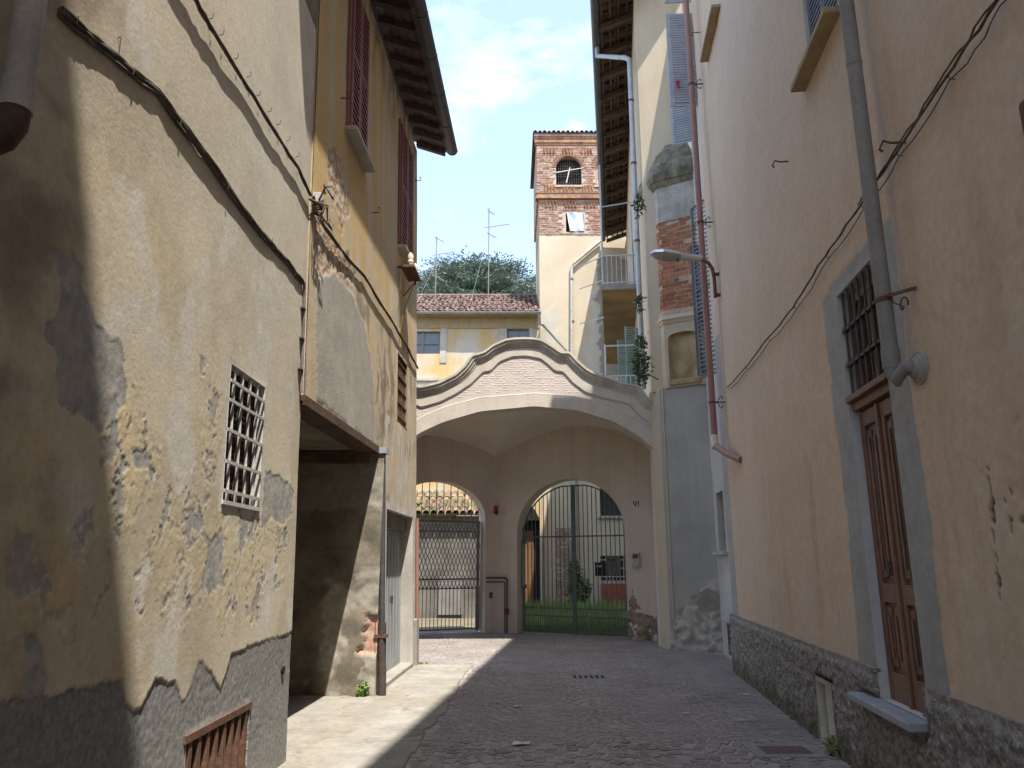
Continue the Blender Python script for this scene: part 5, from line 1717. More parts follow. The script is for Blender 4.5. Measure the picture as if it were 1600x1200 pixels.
# ------------------------------------------------------------------ green double gate
T = thing('green_gate', 'green iron double gate of upright bars closing the right arch', 'gate', GR.P(2.1, 0, -.3))
gn_ = -.30
m = M['greenbar']
sc0, sc1 = AR_[0] + .03, AR_[1] - .02
cpost = GR.pix(897, 880, gn_)[0]
topg = lambda s_: min(azR(s_) - .10, 3.50)
rail1 = lambda s_: 2.28
for l0, l1 in ((sc0, cpost - .035), (cpost + .035, sc1)):
    lf = MB()
    for z in (.08, .42, .60, 2.28):
        lf.bar(GR.P(l0, z, gn_), GR.P(l1, z, gn_), .03, .035)
    pts = [GR.P(s_, topg(s_), gn_) for s_ in np.linspace(l0, l1, 16)]
    for k in range(15):
        lf.bar(pts[k], pts[k + 1], .03, .03)
    for s_ in (l0 + .001, l1 - .001):
        lf.bar(GR.P(s_, .06, gn_), GR.P(s_, topg(s_), gn_), .034, .034)
    lo_ = lf.build('leaf_frame', m, T)
    nb_ = 12
    for k in range(nb_ + 1):
        s_ = l0 + (l1 - l0) * k / nb_
        MB().tube([GR.P(s_, .06, gn_), GR.P(s_, topg(s_), gn_)], .0115, 6).build('bar', m, lo_, True)
    for k in range(nb_):
        s_ = l0 + (l1 - l0) * (k + .5) / nb_
        MB().tube([GR.P(s_, .06, gn_), GR.P(s_, .66, gn_)], .0105, 6).build('short_bar', m, lo_, True)
MB().box(GR, cpost - .045, cpost + .045, .03, 3.52, gn_ - .03, gn_ + .03).build('centre_post', m, T)
hp = MB().tube([GR.P(sc0 - .0, .05, gn_), GR.P(sc0, 2.5, gn_)], .03, 8).build('hinge_post', m, T, True)
for z in (1.05, 2.12):
    MB().box(GR, sc0 - .16, sc0 + .05, z, z + .09, gn_ - .05, gn_ + .08).build('motor_bracket', m, hp)
MB().tube([GR.P(sc0 + .02, 2.1, gn_ + .07), GR.P(sc0 + .02, 1.1, gn_ + .07)], .045, 10).build('gate_motor', mat('dusty_green_motor', (.21, .25, .23), var=.2), hp, True)
for nm, lb, (x0, x1, y0, y1), mm_ in (('mailbox', 'black letterbox hung on the green gate bars', (931, 946, 880, 900), M['black']), ('mailbox', 'grey brown letterbox hung on the green gate, right of black letterbox', (949, 968, 870, 898), mat('grey_brown_letterbox', (.22, .19, .155), var=.2))):
    a0, z1 = GR.pix(x0, y0, gn_ - .1)
    a1, z0 = GR.pix(x1, y1, gn_ - .1)
    q = thing(nm, lb, 'mailbox', GR.P((a0 + a1) / 2, z0, gn_ - .1))
    MB().box(GR, a0, a1, z0, z1, gn_ - .16, gn_ - .03).build('case', mm_, q, bevel=.01)
    MB().box(GR, a0 + .04, a1 - .04, z1 - .09, z1 - .05, gn_ - .03, gn_ - .022).build('slot', M['iron'] if mm_ is not M['black'] else M['zinc'], q)
    MB().box(GR, a0 - .01, a1 + .01, z1, z1 + .02, gn_ - .17, gn_ - .01).build('lid', mm_, q)

# ------------------------------------------------------------------ folding lattice gate on the left
T = thing('folding_gate', 'dark folding lattice gate with upright bars closing the left arch', 'gate', GL.P(1.4, 0, -.25))
gl = -.26
m = M['latticebar']
l0, l1 = AL_[0] + .02, AL_[1] - .02
fr = MB()
for z, h in ((.10, .03), (1.27, .04), (1.05, .03), (2.66, .05), (2.42, .03)):
    fr.bar(GL.P(l0, z, gl), GL.P(l1, z, gl), .03, h)
fr.bar(GL.P(l1 - .05, .05, gl), GL.P(l1 - .05, 2.66, gl), .08, .08)
fo_ = fr.build('frame', m, T)
nb_ = 24
for k in range(nb_ + 1):
    s_ = l0 + (l1 - l0) * k / nb_
    MB().tube([GL.P(s_, .08, gl), GL.P(s_, 1.1, gl)], .010, 5).build('bar', m, fo_, True)
for k in range(13):
    s_ = l0 + .05 + (l1 - l0 - .1) * k / 12
    MB().tube([GL.P(s_, 2.66, gl), GL.P(s_, azL(s_) + .0, gl)], .011, 5).build('top_bar', m, fo_, True)
for k in range(nb_):
    s_ = l0 + (l1 - l0) * (k + .5) / nb_
    for ph in (0, 1):
        pts = []
        nseg = 6
        for q in range(nseg + 1):
            z = 1.03 + (2.6 - 1.03) * q / nseg
            dx = ((l1 - l0) / nb_ / 2) * (1 if (q + ph) % 2 else -1)
            pts.append(GL.P(s_ + dx, z, gl + (.012 if ph else -.012)))
        MB().tube(pts, .0125, 4).build('lattice_bar', m, fo_)
T2 = thing('gate_rail', 'dark steel barrier tube bent down beside the folding gate', 'rail', GL.P(2.9, 0, .1))
MB().tube([GL.P(2.66, 1.30, .06), GR.P(.10, 1.30, .08), GR.P(.38, 1.30, .08), GR.P(.42, 1.26, .08), GR.P(.42, .02, .08)], .022, 8).build('outer_tube', M['iron'], T2, True)
MB().tube([GL.P(2.66, 1.20, .06), GR.P(.10, 1.20, .08), GR.P(.34, 1.20, .08), GR.P(.36, 1.17, .08), GR.P(.36, .02, .08)], .016, 8).build('inner_tube', M['iron'], T2, True)
MB().box(GR, .36, .46, .45, .58, .05, .12).build('lock', M['iron'], T2)

# ------------------------------------------------------------------ house behind the courtyard
I_ = thing('ochre_house', 'ochre house with weathered plaster, clay tile roof and grey gutter behind the arch', 'house', BH.P(5, 0, 0))
up1 = (3.55, 5.0, 10.1, 11.06)
up2 = (7.79, 8.72, 10.1, 11.17)
od = (8.30, 9.10, 0.0, 3.3)
lu = (3.9, 5.8, 3.3, 4.3)


def f_bh(S, Z):
    return .01 * fbm(S * .5, Z * .5, 3, 601), {}


relief(BH, 'wall', 0, BH.L, 0, 11.7, .12, M['ochre'], I_, [up1, up2, od, lu], f_bh)
MB().wbox(-8, 1.15, 30.1, 38, 0, 11.6).build('rear_wall', M['ochre'], I_)
for rr in (up1, up2):
    wn = reveal(BH, rr, .14, M['whitewall'], I_, 'window')
    MB().box(BH, rr[0], rr[1], rr[2], rr[3], -.2, -.14).build('pane', M['glass2'], wn)
    for a_ in (rr[0] + .03, (rr[0] + rr[1]) / 2, rr[1] - .03):
        MB().box(BH, a_ - .04, a_ + .04, rr[2], rr[3], -.14, -.08).build('casement', M['slab'], wn)
    MB().box(BH, rr[0], rr[1], rr[2] + .42, rr[2] + .46, -.14, -.085).build('casement', M['slab'], wn)
    MB().box(BH, rr[0] - .35, rr[0] - .01, rr[2] - .4, 11.25, .012, .03).build('surround', M['whitewall'], I_)
    MB().box(BH, rr[1] + .01, rr[1] + .28, rr[2] - .4, 11.25, .012, .03).build('surround', M['whitewall'], I_)
MB().box(BH, 0, BH.L, 11.2, 11.66, .0, .05).build('frieze', M['fascia'], I_)
MB().box(BH, 0, BH.L, 11.661, 11.76, -.7, .40).build('eave_board', M['fascia'], I_)
MB().box(BH, 0, 6.5, 8.93, 9.03, .0, .08).build('string_course', M['whitewall'], I_)
MB().box(BH, 0, 6.5, 8.68, 8.76, .0, .05).build('string_course', M['whitewall'], I_)
q = reveal(BH, od, .4, M['whitewall'], I_, 'doorway')
MB().box(BH, od[0], od[1], od[2], od[3], -.5, -.4).build('shadow_wall', M['dark'], q)
MB().box(BH, od[0] + .2, od[0] + .55, 0, 2.9, -.4, -.3).build('door', M['browndoor'], q)
ar_ = [(od[0] + (od[1] - od[0]) * k / 10, 3.3 + .55 * math.sin(math.pi * k / 10)) for k in range(11)]
MB().prism(BH, ar_, .0, .014).build('arch_head', M['dark'], q)
q = reveal(BH, lu, .4, M['shutgreen'], I_, 'lunette')
MB().box(BH, lu[0], lu[1], lu[2], lu[3], -.5, -.4).build('backing', M['dark'], q)
spl = []
c_, h_ = (lu[0] + lu[1]) / 2, (lu[1] - lu[0]) / 2
arc = [(c_ - h_ * math.cos(math.pi * k / 12), lu[2] + (lu[3] - lu[2]) * (.3 + .7 * math.sin(math.pi * k / 12))) for k in range(13)]
MB().prism(BH, [(lu[0], lu[3])] + arc + [(lu[1], lu[3])], -.08, .012).build('arch_head', M['ochre'], q)
# roof: sheet plus single tiles
rs_ = .53
zrf = lambda y: 11.78 + (y - 29.15) * rs_
MB().hexa([(-8.2, 29.2, zrf(29.2) - .08), (1.18, 29.2, zrf(29.2) - .08), (1.18, 33.6, zrf(33.6) - .08), (-8.2, 33.6, zrf(33.6) - .08), (-8.2, 29.2, zrf(29.2)), (1.18, 29.2, zrf(29.2)), (1.18, 33.6, zrf(33.6)), (-8.2, 33.6, zrf(33.6))]).build('roof', M['tile'], I_)
tm = coppo(M['tile'], .62, .10, .085, .02)
r = random.Random(23)
rot = math.atan(rs_)
for k in range(26):
    x = -4.55 + k * .222
    for q in range(9):
        y = 29.05 + q * .52
        p_ = Vector((x + r.uniform(-.02, .02), y + r.uniform(-.03, .03), zrf(y) + .015 + r.uniform(0, .02)))
        inst('roof_tile', tm, I_, Matrix.Translation(p_) @ Matrix.Rotation(r.uniform(-.05, .05), 4, 'Z') @ Matrix.Rotation(rot * .97, 4, 'X'))
MB().tube([(-8.2, 33.62, zrf(33.6) + .02), (1.18, 33.62, zrf(33.6) + .02)], .12, 8).build('ridge', M['tile'], I_, True)
gt = MB()
gp = [[(x, 29.0 + .1 * math.cos(a_), 11.75 + .1 * math.sin(a_)) for a_ in [math.pi + math.pi * q / 8 for q in range(9)]] for x in (-8.2, 1.2)]
gt.strip(gp[0], gp[1])
gt.add(gp[1], [tuple(range(9))])
go = gt.build('gutter', M['zinc'], I_, True)
d0 = TW.P(-.02, 11.68, .98)
q0 = [TW.pix(*q, .12) for q in ((848, 512), (890, 553))]
MB().tube([(1.12, 29.0, 11.66), (1.14, 29.2, 11.3), TW.P(q0[0][0], q0[0][1], .5), TW.P(q0[1][0], q0[1][1], .12), TW.P(q0[1][0], 0.5, .12)], .06, 10).build('downpipe', M['zinc'], go, True)

for (px, py, top, hz, lb) in ((680, 466, 370, ((372, 5, .35), (398, 10, .75), (432, 5, .55)), 'shorter rooftop antenna with two crossbars, left above the tiled roof'),
                             (763, 466, 325, ((330, 5, .3), (355, 10, 1.0), (365, 4, .4)), 'taller rooftop antenna with wide crossbar above the tiled roof')):
    WA = Wall((-8, 31.5), (8, 31.5))
    s0, z0 = WA.pix(px, py)
    s1, z1 = WA.pix(px, top)
    T = thing('antenna', lb, 'antenna', WA.P(s0, z0 - .6, 0), 'antennas on the tiled roof')
    MB().tube([WA.P(s0, z0 - .8, 0), WA.P(s0, z1, 0)], .026, 6).build('mast', M['slab'], T)
    for k, (yy, nel, ln_) in enumerate(hz):
        zc = WA.pix(px, yy)[1]
        a_ = .55 if k % 2 == 0 else -.25
        d_ = Vector((math.cos(a_), math.sin(a_) * 1.2, -.25 if k % 2 == 0 else .02))
        c_ = Vector(WA.P(s0, zc, 0))
        bo = MB().tube([c_ - d_ * ln_ * .25, c_ + d_ * ln_], .018, 5).build('boom', M['slab'], T)
        for e in range(nel):
            q = c_ - d_ * ln_ * .25 + d_ * ln_ * 1.25 * e / max(1, nel - 1)
            v_ = Vector((0, 0, 1)).lerp(Vector((-.3, .95, 0)), .25)
            MB().tube([q - v_ * .14, q + v_ * .14], .011, 4).build('element', M['slab'], bo)
    MB().tube([WA.P(s0, z1 - 1.2, 0), (WA.P(s0 - .8, 0, 0)[0], 31.2, z0 - .4)], .006, 4).build('stay_wire', M['zinc'], T)

# ------------------------------------------------------------------ brick tower
J_ = thing('brick_tower', 'square tower with brick top, arched window and cream plastered lower part', 'tower', TW.P(2, 0, 0))
TZ = 15.66
uwn = (2.37, 3.30, 3.5, 4.75)
lwn = (2.30, 3.28, .98, 1.94)


def f_tw(S, Z):
    pale = inpoly(S, Z, [(0, 12.2), (.75, 12.6), (.8, 11.2), (.4, 10.3), (0, 10)], .25, 1.5, 611) * .9
    gr_ = inpoly(S, Z, [(2.0, 9.5), (2.35, 14.2), (2.8, 14.6), (4.8, 14.6), (4.8, 9)], .3, 1.2, 612)
    pale = np.maximum(pale, .8 * gr_ * (S < 2.75 + .2 * fbm(S, Z, 3, 613)))
    return .012 * fbm(S * .5, Z * .5, 3, 614), {'pale': pale, 'grime': gr_ * (S > 2.5 + .2 * fbm(S * 2, Z * 2, 3, 615)) * .75}


relief(TW, 'plaster_wall', 0, 4.81, 0, TZ, .09, M['towerplaster'], J_, [uwn, lwn], f_tw)
MB().column([(1.2, 30.35), (5.9, 30.35), (5.9, 34.6), (1.2, 34.6)], 0, 20.4).build('core', M['towerplaster'], J_)
MB().quad((1.19, 30, 0), (1.19, 34.6, 0), (1.19, 34.6, TZ), (1.19, 30, TZ)).build('side_wall', M['towerplaster'], J_)
for rr, sill in ((uwn, True), (lwn, False)):
    wn = reveal(TW, rr, .25, M['towerplaster'], J_, 'window')
    MB().box(TW, rr[0], rr[1], rr[2], rr[3], -.3, -.25).build('pane', M['glass'], wn)
    if sill:
        MB().box(TW, rr[0] - .15, rr[1] + .1, rr[2] - .1, rr[2] - .01, -.1, .14).build('sill', M['stone'], wn)
    else:
        bars(TW, rr, 7, 3, .014, -.06, M['whitebar'], wn, 0)
# brick head: mortar sheets with openings, bricks laid on them
aw_ = (.78, 1.92, 18.0, 19.45)
cw_ = (1.19, 1.98, 15.80, 16.70)
aw2 = (2.55, 3.69, 18.0, 19.45)
relief(TW, 'mortar_face', 0, 4.81, TZ, 17.4, .2, M['mortar'], J_, [cw_])
TU = Wall((1.11, 29.92), (6.08, 29.92))
o_ = .08
sh_ = lambda rr: (rr[0] + o_, rr[1] + o_, rr[2], rr[3])
relief(TU, 'mortar_face', 0, 4.97, 17.4, 20.35, .2, M['mortar'], J_, [sh_(aw_), sh_(aw2)])
b = MB()
b.quad((1.19, 30, TZ), (1.19, 34.6, TZ), (1.19, 34.6, 17.4), (1.19, 30, 17.4))
b.quad((1.11, 29.92, 17.4), (1.11, 34.6, 17.4), (1.11, 34.6, 20.4), (1.11, 29.92, 20.4))
b.quad((1.11, 29.92, 17.4), (1.11, 34.6, 17.4), (1.19, 34.6, 17.39), (1.19, 30, 17.39))
b.build('brick_side', M['towerbrick'], J_)
spans = []


def arch_open(rr):
    c_, h_ = (rr[0] + rr[1]) / 2, (rr[1] - rr[0]) / 2
    zs = rr[3] - h_
    return lambda s_, z: (rr[0] < s_ < rr[1]) and rr[2] < z and (z < zs or ((s_ - c_) ** 2 + (z - zs) ** 2) < h_ * h_)


for W_, z0, z1, opens in ((TW, TZ, 17.32, [lambda s_, z: cw_[0] - .05 < s_ < cw_[1] + .05 and cw_[2] - .03 < z < cw_[3] + .03]), (TU, 17.72, 19.98, [arch_open(sh_(aw_)), arch_open(sh_(aw2))])):
    b, bd = MB(), MB()
    z = z0 + .01
    row = 0
    while z < z1 - .05:
        s_ = 0.0 - (.14 if row % 2 else 0)
        while s_ < W_.L:
            w_ = r.choice((.27, .27, .13)) + r.uniform(-.02, .02)
            a0, a1 = max(.005, s_), min(W_.L - .005, s_ + w_)
            s_ += w_ + r.uniform(.015, .03)
            if a1 - a0 < .05:
                continue
            if any(f_(q, z + dz) for f_ in opens for q in (a0, (a0 + a1) / 2, a1) for dz in (0, .06)):
                continue
            n1 = .02 + r.uniform(-.008, .016)
            (b if r.random() < .72 else bd).box(W_, a0, a1, z, z + .068 + r.uniform(-.008, .004), -.02, n1)
        z += .088
        row += 1
    b.build('bricks', M['towerbrick'], J_, kind='stuff')
    bd.build('dark_bricks', M['darkbrick'], J_, kind='stuff')
# sawtooth and projecting courses
for W_, zz_, ns_, m_ in ((TW, 17.02, 40, 'darkbrick'), (TU, 19.62, 42, 'darkbrick'), (TU, 17.74, 42, 'darkbrick')):
    tooth = mesh_of(MB().add([(-.06, 0, -.04), (0, -.08, -.04), (.06, 0, -.04), (-.06, 0, .04), (0, -.08, .04), (.06, 0, .04)], [(0, 2, 1), (3, 4, 5), (0, 1, 4, 3), (1, 2, 5, 4)]), 'tooth_brick', M[m_])
    for row in range(3):
        for k in range(int(W_.L / .14) if W_ is TW else int(W_.L / .14)):
            if ((k + row * 2) // 2) % 3 == (row % 3) or k * .14 > 3.2:
                continue
            inst('tooth_brick', tooth, J_, Matrix.Translation(W_.P(.07 + k * .14, zz_ + row * .09, .015)))
for W_, z0, z1, n in ((TU, 17.36, 17.42, .06), (TU, 17.43, 17.55, .03), (TU, 17.62, 17.70, .05), (TU, 20.0, 20.08, .05), (TU, 20.10, 20.26, .08), (TU, 20.28, 20.36, .10), (TU, 20.38, 20.52, .12)):
    MB().box(W_, -n, W_.L, z0, z1, -.3, n).build('brick_course', M['darkbrick'] if z0 < 20.3 else M['towerbrick'], J_)
MB().hexa([(.94, 29.76, 20.53), (6.3, 29.76, 20.53), (6.3, 34.9, 20.53), (.94, 34.9, 20.53), (.94, 29.76, 20.58), (6.3, 29.76, 20.58), (4.2, 32.4, 21.5), (3.0, 32.4, 21.5)]).build('roof', M['tile'], J_)
tm2 = coppo(M['tile'], .5, .09, .08, .02)
for k in range(20):
    inst('roof_tile', tm2, J_, Matrix.Translation((1.05 + k * .21, 29.72, 20.53 + r.uniform(-.01, .02))) @ Matrix.Rotation(.28, 4, 'X'))
# arched windows
for rr, blind in ((sh_(aw_), False), (sh_(aw2), True)):
    wn = reveal(TU, rr, .35, M['mortar'], J_, 'arched_window')
    c_, h_ = (rr[0] + rr[1]) / 2, (rr[1] - rr[0]) / 2
    zs = rr[3] - h_
    arc = [(c_ - h_ * math.cos(math.pi * k / 16), zs + h_ * math.sin(math.pi * k / 16)) for k in range(17)]
    MB().prism(TU, [(rr[0], rr[3])] + arc + [(rr[1], rr[3])], -.2, .006).build('arch_head', M['mortar'], wn)
    MB().box(TU, rr[0], rr[1], rr[2], rr[3], -.4, -.35 if not blind else -.12).build('backing', M['dark'] if not blind else M['towerbrick'], wn)
    vo = mesh_of(MB().wbox(-.032, .032, -.03, .03, 0, .2), 'voussoir', M['darkbrick'])
    for k in range(21):
        a_ = math.pi * (k + .5) / 21
        p_ = TU.P(c_ - (h_ + .01) * math.cos(a_), zs + (h_ + .01) * math.sin(a_), .015)
        inst('voussoir', vo, wn, Matrix.Translation(p_) @ Matrix.Rotation(-(math.pi / 2 - a_), 4, 'Y'))
    MB().box(TU, rr[0] - .08, rr[1] + .08, rr[2] - .09, rr[2], -.2, .06).build('sill', M['mortar'], wn)
    if not blind:
        bk = MB()
        bk.prism(TU, [(rr[0] + .14, rr[2])] + [(c_ + (h_ - .14) * -math.cos(math.pi * k / 12), zs + (h_ - .14) * math.sin(math.pi * k / 12)) for k in range(13)] + [(rr[1] - .14, rr[2])], -.36, -.34)
        for k in range(10):
            s_ = rr[0] + .12 + k * (rr[1] - rr[0] - .24) / 9
            MB().bar(TU.P(s_, rr[2], -.1), TU.P(s_, zs + .4, -.1), .012, .012).build('bar', M['iron'], wn)
        for k in range(9):
            z = rr[2] + .1 + k * .13
            MB().bar(TU.P(rr[0], z, -.1), TU.P(rr[1], z, -.1), .008, .008).build('crossbar', M['iron'], wn)
        MB().bar(TU.P(rr[0] - .02, 18.62, .03), TU.P(rr[1] + .12, 18.86, .03), .03, .035).build('plank', M['plank'], wn)
        MB().bar(TU.P(rr[0] + .45, 18.1, .055), TU.P(rr[0] + .62, 18.85, .055), .03, .045).build('plank', M['plank'], wn)
# lower window hung with a cloth
wn = reveal(TW, cw_, .3, M['mortar'], J_, 'window')
MB().box(TW, cw_[0], cw_[1], cw_[2], cw_[3], -.35, -.3).build('backing', M['dark'], wn)
b = MB()
n1_, n2_ = 14, 10
vs_ = []
for j in range(n2_ + 1):
    for i in range(n1_ + 1):
        u, v = i / n1_, j / n2_
        s_ = cw_[0] + .04 + (cw_[1] - cw_[0] - .06) * u + .12 * (1 - v) * (1 - u)
        z = cw_[2] + .02 + (cw_[3] - cw_[2] + .02) * v - (.06 * abs(math.sin(u * 7)) if j == n2_ else 0)
        vs_.append(TW.P(s_, z, .03 + .02 * math.sin(u * 9 + v * 4) + .015 * math.sin(v * 8)))
b.add(vs_, [(j * (n1_ + 1) + i, j * (n1_ + 1) + i + 1, (j + 1) * (n1_ + 1) + i + 1, (j + 1) * (n1_ + 1) + i) for j in range(n2_) for i in range(n1_)])
T = b.build('cloth', M['cloth'], None, True)
tag(T, 'pale blue cloth hung across the small square tower window', 'cloth')
# white pipe on the tower
q = [TW.pix(*p_, .12) for p_ in ((938, 377), (893, 414), (893, 548))]
wp = MB().tube([TW.P(q[0][0], q[0][1], .12), TW.P(q[1][0], q[1][1], .12), TW.P(q[1][0] + .0, q[1][1] - .2, .12), TW.P(q[2][0], q[2][1], .12), TW.P(q[2][0], .5, .12)], .065, 10).build('tower_downpipe', M['whitebar'], J_, True)
for z in (11.6, 13.5):
    MB().tube([TW.P(q[1][0], z, .12), TW.P(q[1][0], z + .06, .12)], .075, 10).build('clamp', M['rust'], wp, True)
# brick pilaster left bare on the courtyard wall and faded red panel
b = MB()
z = 0.0
row = 0
while z < 3.0:
    s_ = .5 + r.uniform(0, .1)
    while s_ < 1.25:
        w_ = r.choice((.25, .12))
        if r.random() < .85:
            b.box(TW, s_, s_ + w_, z, z + .06, -.02, .03 + r.uniform(-.01, .01))
        s_ += w_ + .03
    z += .08
    row += 1
b.build('bare_bricks', M['towerbrick'], J_, kind='stuff')
T = MB().box(TW, 2.25, 3.25, 0, .88, .25, .6).build('red_panel', M['redbin'], None, bevel=.02)
tag(T, 'faded red low box under the courtyard window behind green gate', 'box')

# ------------------------------------------------------------------ shed behind the left gate
K2 = thing('courtyard_shed', 'white shed with mossy tile roof behind the folding gate', 'shed', (-2.4, 24, 0))
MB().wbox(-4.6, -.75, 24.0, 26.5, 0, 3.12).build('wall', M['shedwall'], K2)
MB().wbox(-2.3, -1.55, 23.9, 24.0, 0.1, 1.25).build('door', M['slab'], K2)
MB().hexa([(-4.7, 23.8, 3.12), (-.65, 23.8, 3.12), (-.65, 26.6, 4.0), (-4.7, 26.6, 4.0), (-4.7, 23.8, 3.2), (-.65, 23.8, 3.2), (-.65, 26.6, 4.08), (-4.7, 26.6, 4.08)]).build('roof', M['mosstile'], K2)
tm3 = coppo(M['mosstile'], .55, .11, .095, .02)
for k in range(18):
    for q in range(6):
        y = 23.7 + q * .48
        inst('roof_tile', tm3, K2, Matrix.Translation((-4.6 + k * .235 + r.uniform(-.02, .02), y, 3.2 + (y - 23.8) * .314 + r.uniform(0, .03))) @ Matrix.Rotation(.30, 4, 'X'))

# ------------------------------------------------------------------ cedar behind the roof
def cedar(x, y, h, lb, seed, n_br=120, zmin=.35, wid=7.5):
    r = random.Random(seed)
    t = thing('cedar_tree', lb, 'tree', (x, y, 0), 'cedars behind the tiled roof')
    MB().tube([(x, y, 0), (x + .1, y, h * .4), (x, y + .1, h * .8), (x, y, h * .98)], [.55, .4, .2, .04], 10).build('trunk', M['bark'], t, True)
    fo, br = MB(), MB()
    for k in range(n_br):
        f = zmin + (1 - zmin) * (k + r.random()) / n_br
        z = h * f
        a = r.uniform(0, 2 * math.pi)
        ln_ = wid * (1.03 - f) ** .2 * r.uniform(.55, 1.05) * (.75 if f > .95 else 1) * .75
        d = Vector((math.cos(a), math.sin(a), 0))
        tip = Vector((x, y, z)) + d * ln_ + Vector((0, 0, r.uniform(.0, .9)))
        p0 = Vector((x, y, z))
        pm = p0.lerp(tip, .5) + Vector((0, 0, .3))
        br.tube([p0, pm, tip], [.08, .05, .015], 5)
        nc = int(8 + ln_ * 4)
        for c in range(nc):
            u = .25 + .8 * (c + r.random()) / nc
            q = p0.lerp(tip, u) + Vector((r.gauss(0, .4), r.gauss(0, .4), r.gauss(0.05, .10) + .25 * math.sin(u * 3.14)))
            sd_ = d.cross(Vector((0, 0, 1)))
            for _ in range(30):
                w = q + sd_ * r.gauss(0, .34) + d * r.gauss(0, .34) + Vector((0, 0, r.gauss(0, .085)))
                e = (d * r.uniform(.2, 1) + sd_ * r.uniform(-1, 1) + Vector((0, 0, r.uniform(-.1, .55)))).normalized()
                s_ = r.uniform(.10, .22)
                o2 = e.cross(Vector((r.uniform(-1, 1), r.uniform(-1, 1), 1))).normalized() * s_ * .26
                fo.add([w - o2, w + o2, w + e * s_ * 1.5], [(0, 1, 2)])
    br.build('branches', M['bark'], t)
    fo.build('crown', M['needle'], t)


cedar(-2.4, 45.0, 19.7, 'broad blue-green cedar showing above the tiled roof between the antennas', 31, 150, .5, 9.5)
cedar(-6.4, 46.5, 19.6, 'cedar half hidden behind the yellow house at the left of the tiled roof', 32, 90, .55)
cedar(1.6, 50.0, 20.2, 'cedar showing low between the tiled roof and the brick tower', 33, 80, .6, 6.5)

# ------------------------------------------------------------------ courtyard grass
r = random.Random(41)
b = MB()
for _ in range(15000):
    x, y = r.uniform(-.9, 4.7), 19.6 + 9.7 * r.random() ** 1.2
    if fbm(np.array([x * .6]), np.array([y * .6]), 3, 700)[0] < -.25 and r.random() < .85:
        continue
    if y < GR.P((x + .45) / GR.d[0], 0, 0)[1] + .5:
        continue
    h = r.uniform(.06, .2) + (.3 * r.random() ** 2 if y > 25.5 else 0) + (.22 * r.random() if gn(np.array([x * 1.7]), np.array([y * 1.7]), 71)[0] > .25 else 0)
    a = r.uniform(0, 6.28)
    w = r.uniform(.012, .025)
    tip = (x + r.uniform(-.1, .1), y + r.uniform(-.1, .1), h)
    b.add([(x - w * math.cos(a), y - w * math.sin(a), -.01), (x + w * math.cos(a), y + w * math.sin(a), -.01), tip], [(0, 1, 2)])
for _ in range(5000):
    u = r.random()
    x, y = u * 3.6 - .2, 0
    y = 19.0 - (x + .45) * .567 + .55 + r.random() * 1.2
    h = r.uniform(.05, .18)
    w = .012
    b.add([(x - w, y, -.01), (x + w, y, -.01), (x + r.uniform(-.07, .07), y + r.uniform(-.07, .07), h)], [(0, 1, 2)])
tag(b.build('courtyard_grass', M['grass']), 'green grass covering the courtyard behind the green gate', 'grass', kind='stuff')
T = thing('courtyard_shrub', 'dark green shrub against the courtyard wall behind the green gate', 'shrub', (2.5, 28.6, 0))
b = MB()
leaves(b, (2.5, 28.6, .65), (.5, .35, .65), 900, .07, r)
leaves(b, (2.35, 28.6, 1.35), (.3, .3, .5), 300, .07, r)
b.build('foliage', M['leaf'], T)
MB().tube([(2.5, 28.6, 0), (2.45, 28.6, .7), (2.4, 28.6, 1.4)], [.03, .02, .008], 5).build('stem', M['bark'], T)

# ------------------------------------------------------------------ small things on the street
gx0, gy0 = 1.14, 11.7
T = thing('drain_grate', 'rectangular iron drain grate set in the cobbles mid street', 'drain', (gx0, gy0, 0))
fr = MB()
for (x0, x1, y0, y1) in ((-.33, .33, -.2, -.15), (-.33, .33, .15, .2), (-.33, -.26, -.15, .15), (.26, .33, -.15, .15)):
    fr.wbox(gx0 + x0, gx0 + x1, gy0 + y0, gy0 + y1, -.02, .014)
fr.build('frame', M['wornpatch'], T)
MB().wbox(gx0 - .26, gx0 + .26, gy0 - .15, gy0 + .15, .0052, .0066).build('pit', M['dark'], T)
for k in range(7):
    x = gx0 - .25 + k * .083
    MB().wbox(x - .018, x + .018, gy0 - .15, gy0 + .15, -.01, .012).build('bar', M['slab'], T)
T = thing('inspection_cover', 'square red brown inspection cover in a concrete surround near the peach house', 'cover', (2.46, 7.25, 0))
c0 = (2.46, 7.25)
fr = MB()
for (x0, x1, y0, y1) in ((-.32, .32, -.25, -.15), (-.32, .32, .15, .25), (-.32, -.21, -.15, .15), (.21, .32, -.15, .15)):
    fr.wbox(c0[0] + x0, c0[0] + x1, c0[1] + y0, c0[1] + y1, -.02, .016)
fr.build('surround', M['wornpatch'], T)
MB().wbox(c0[0] - .205, c0[0] + .205, c0[1] - .145, c0[1] + .145, -.02, .012).build('lid', mat('red_brown_lid', (.17, .115, .105), var=.3, bump=.5), T)
T = MB().wbox(2.36, 2.66, 8.5, 8.8, -.02, .017).build('stone_patch', M['wornpatch'])
tag(T, 'pale square concrete patch in the cobbles by the peach house', 'patch')
r = random.Random(51)
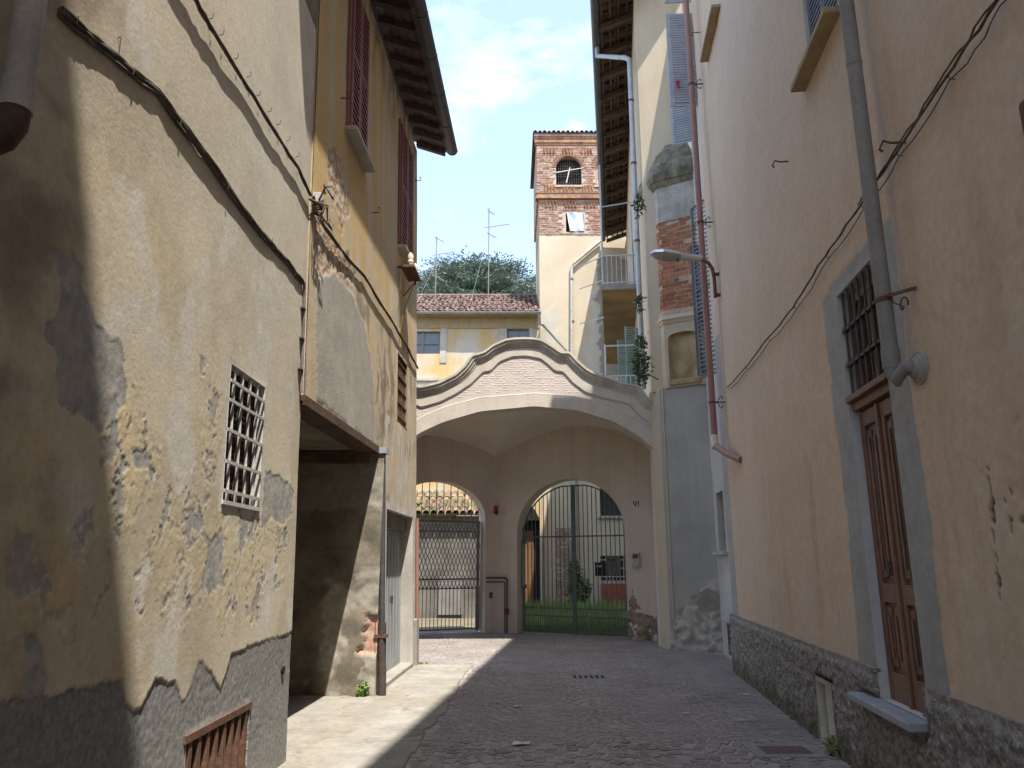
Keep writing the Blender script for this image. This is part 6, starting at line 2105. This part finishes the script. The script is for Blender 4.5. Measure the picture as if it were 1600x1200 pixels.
for px, py, sz, lb in ((815, 1166, .10, 'crumpled white paper scrap lying on the cobbles in the foreground'), (808, 1107, .06, 'small flat white paper scrap on the cobbles left of the drain'), (1073, 1118, .05, 'small pale leaf of litter on cobbles right of centre'), (1167, 1088, .05, 'thin white litter strip on the cobbles near the peach house')):
    x, y = ground(px, py)
    b = MB()
    n = 5
    vs_ = [(x + (i / (n - 1) - .5) * sz * 1.6 + r.uniform(-.01, .01), y + (j / (n - 1) - .5) * sz + r.uniform(-.01, .01), .022 + .014 * r.random()) for j in range(n) for i in range(n)]
    b.add(vs_, [(j * n + i, j * n + i + 1, (j + 1) * n + i + 1, (j + 1) * n + i) for j in range(n - 1) for i in range(n - 1)])
    tag(b.build('paper_scrap', M['paper']), lb, 'litter')
x, y = ground(1281, 1190)
b = MB()
b.add([(x - .05, y, .02), (x, y - .02, .03), (x + .05, y + .005, .022), (x, y + .02, .024)], [(0, 1, 2, 3)])
tag(b.build('fallen_leaf', M['yleaf']), 'yellow fallen leaf beside the red brown inspection cover', 'leaf')


def weed(x, y, rad, n, lb, z=0.0, size=.03):
    t = thing('weed', lb, 'plant', (x, y, z), 'weeds along the walls')
    b = MB()
    leaves(b, (x, y, z + rad[2] * .8), rad, n, size, r)
    b.build('foliage', M['grass'], t)
    q = MB()
    for _ in range(5):
        a = r.uniform(0, 6.28)
        q.tube([(x, y, z), (x + rad[0] * .5 * math.cos(a), y + rad[1] * .5 * math.sin(a), z + rad[2] * 1.3)], [.004, .002], 4)
    q.build('stem', M['leaf'], t)


p_ = PS.P(4.06, 0, .06)
weed(p_[0], p_[1], (.09, .07, .13), 90, 'green weed at the foot of the passage corner by the dark downpipe')
p_ = PS.P(2.9, 0, .05)
weed(p_[0], p_[1], (.22, .05, .03), 80, 'low weeds along the foot of the passage wall', size=.022)
p_ = RN.P(9.1, 0, .09)
weed(p_[0], p_[1], (.07, .09, .10), 90, 'green weed growing below the small cellar shutter of the peach house')
p_ = GR.P(3.95, 0, .14)
weed(p_[0], p_[1], (.1, .08, .09), 70, 'small weed at the bare masonry right of the green gate', .12)
p_ = GL.P(.7, 0, -.6)
weed(p_[0], p_[1], (.2, .1, .1), 90, 'weed behind the foot of the folding gate')
p_ = LF.P(LF.L + .1, 0, .1)
weed(p_[0], p_[1], (.14, .1, .03), 60, 'low green moss tuft at the far corner of the yellow house', size=.02)
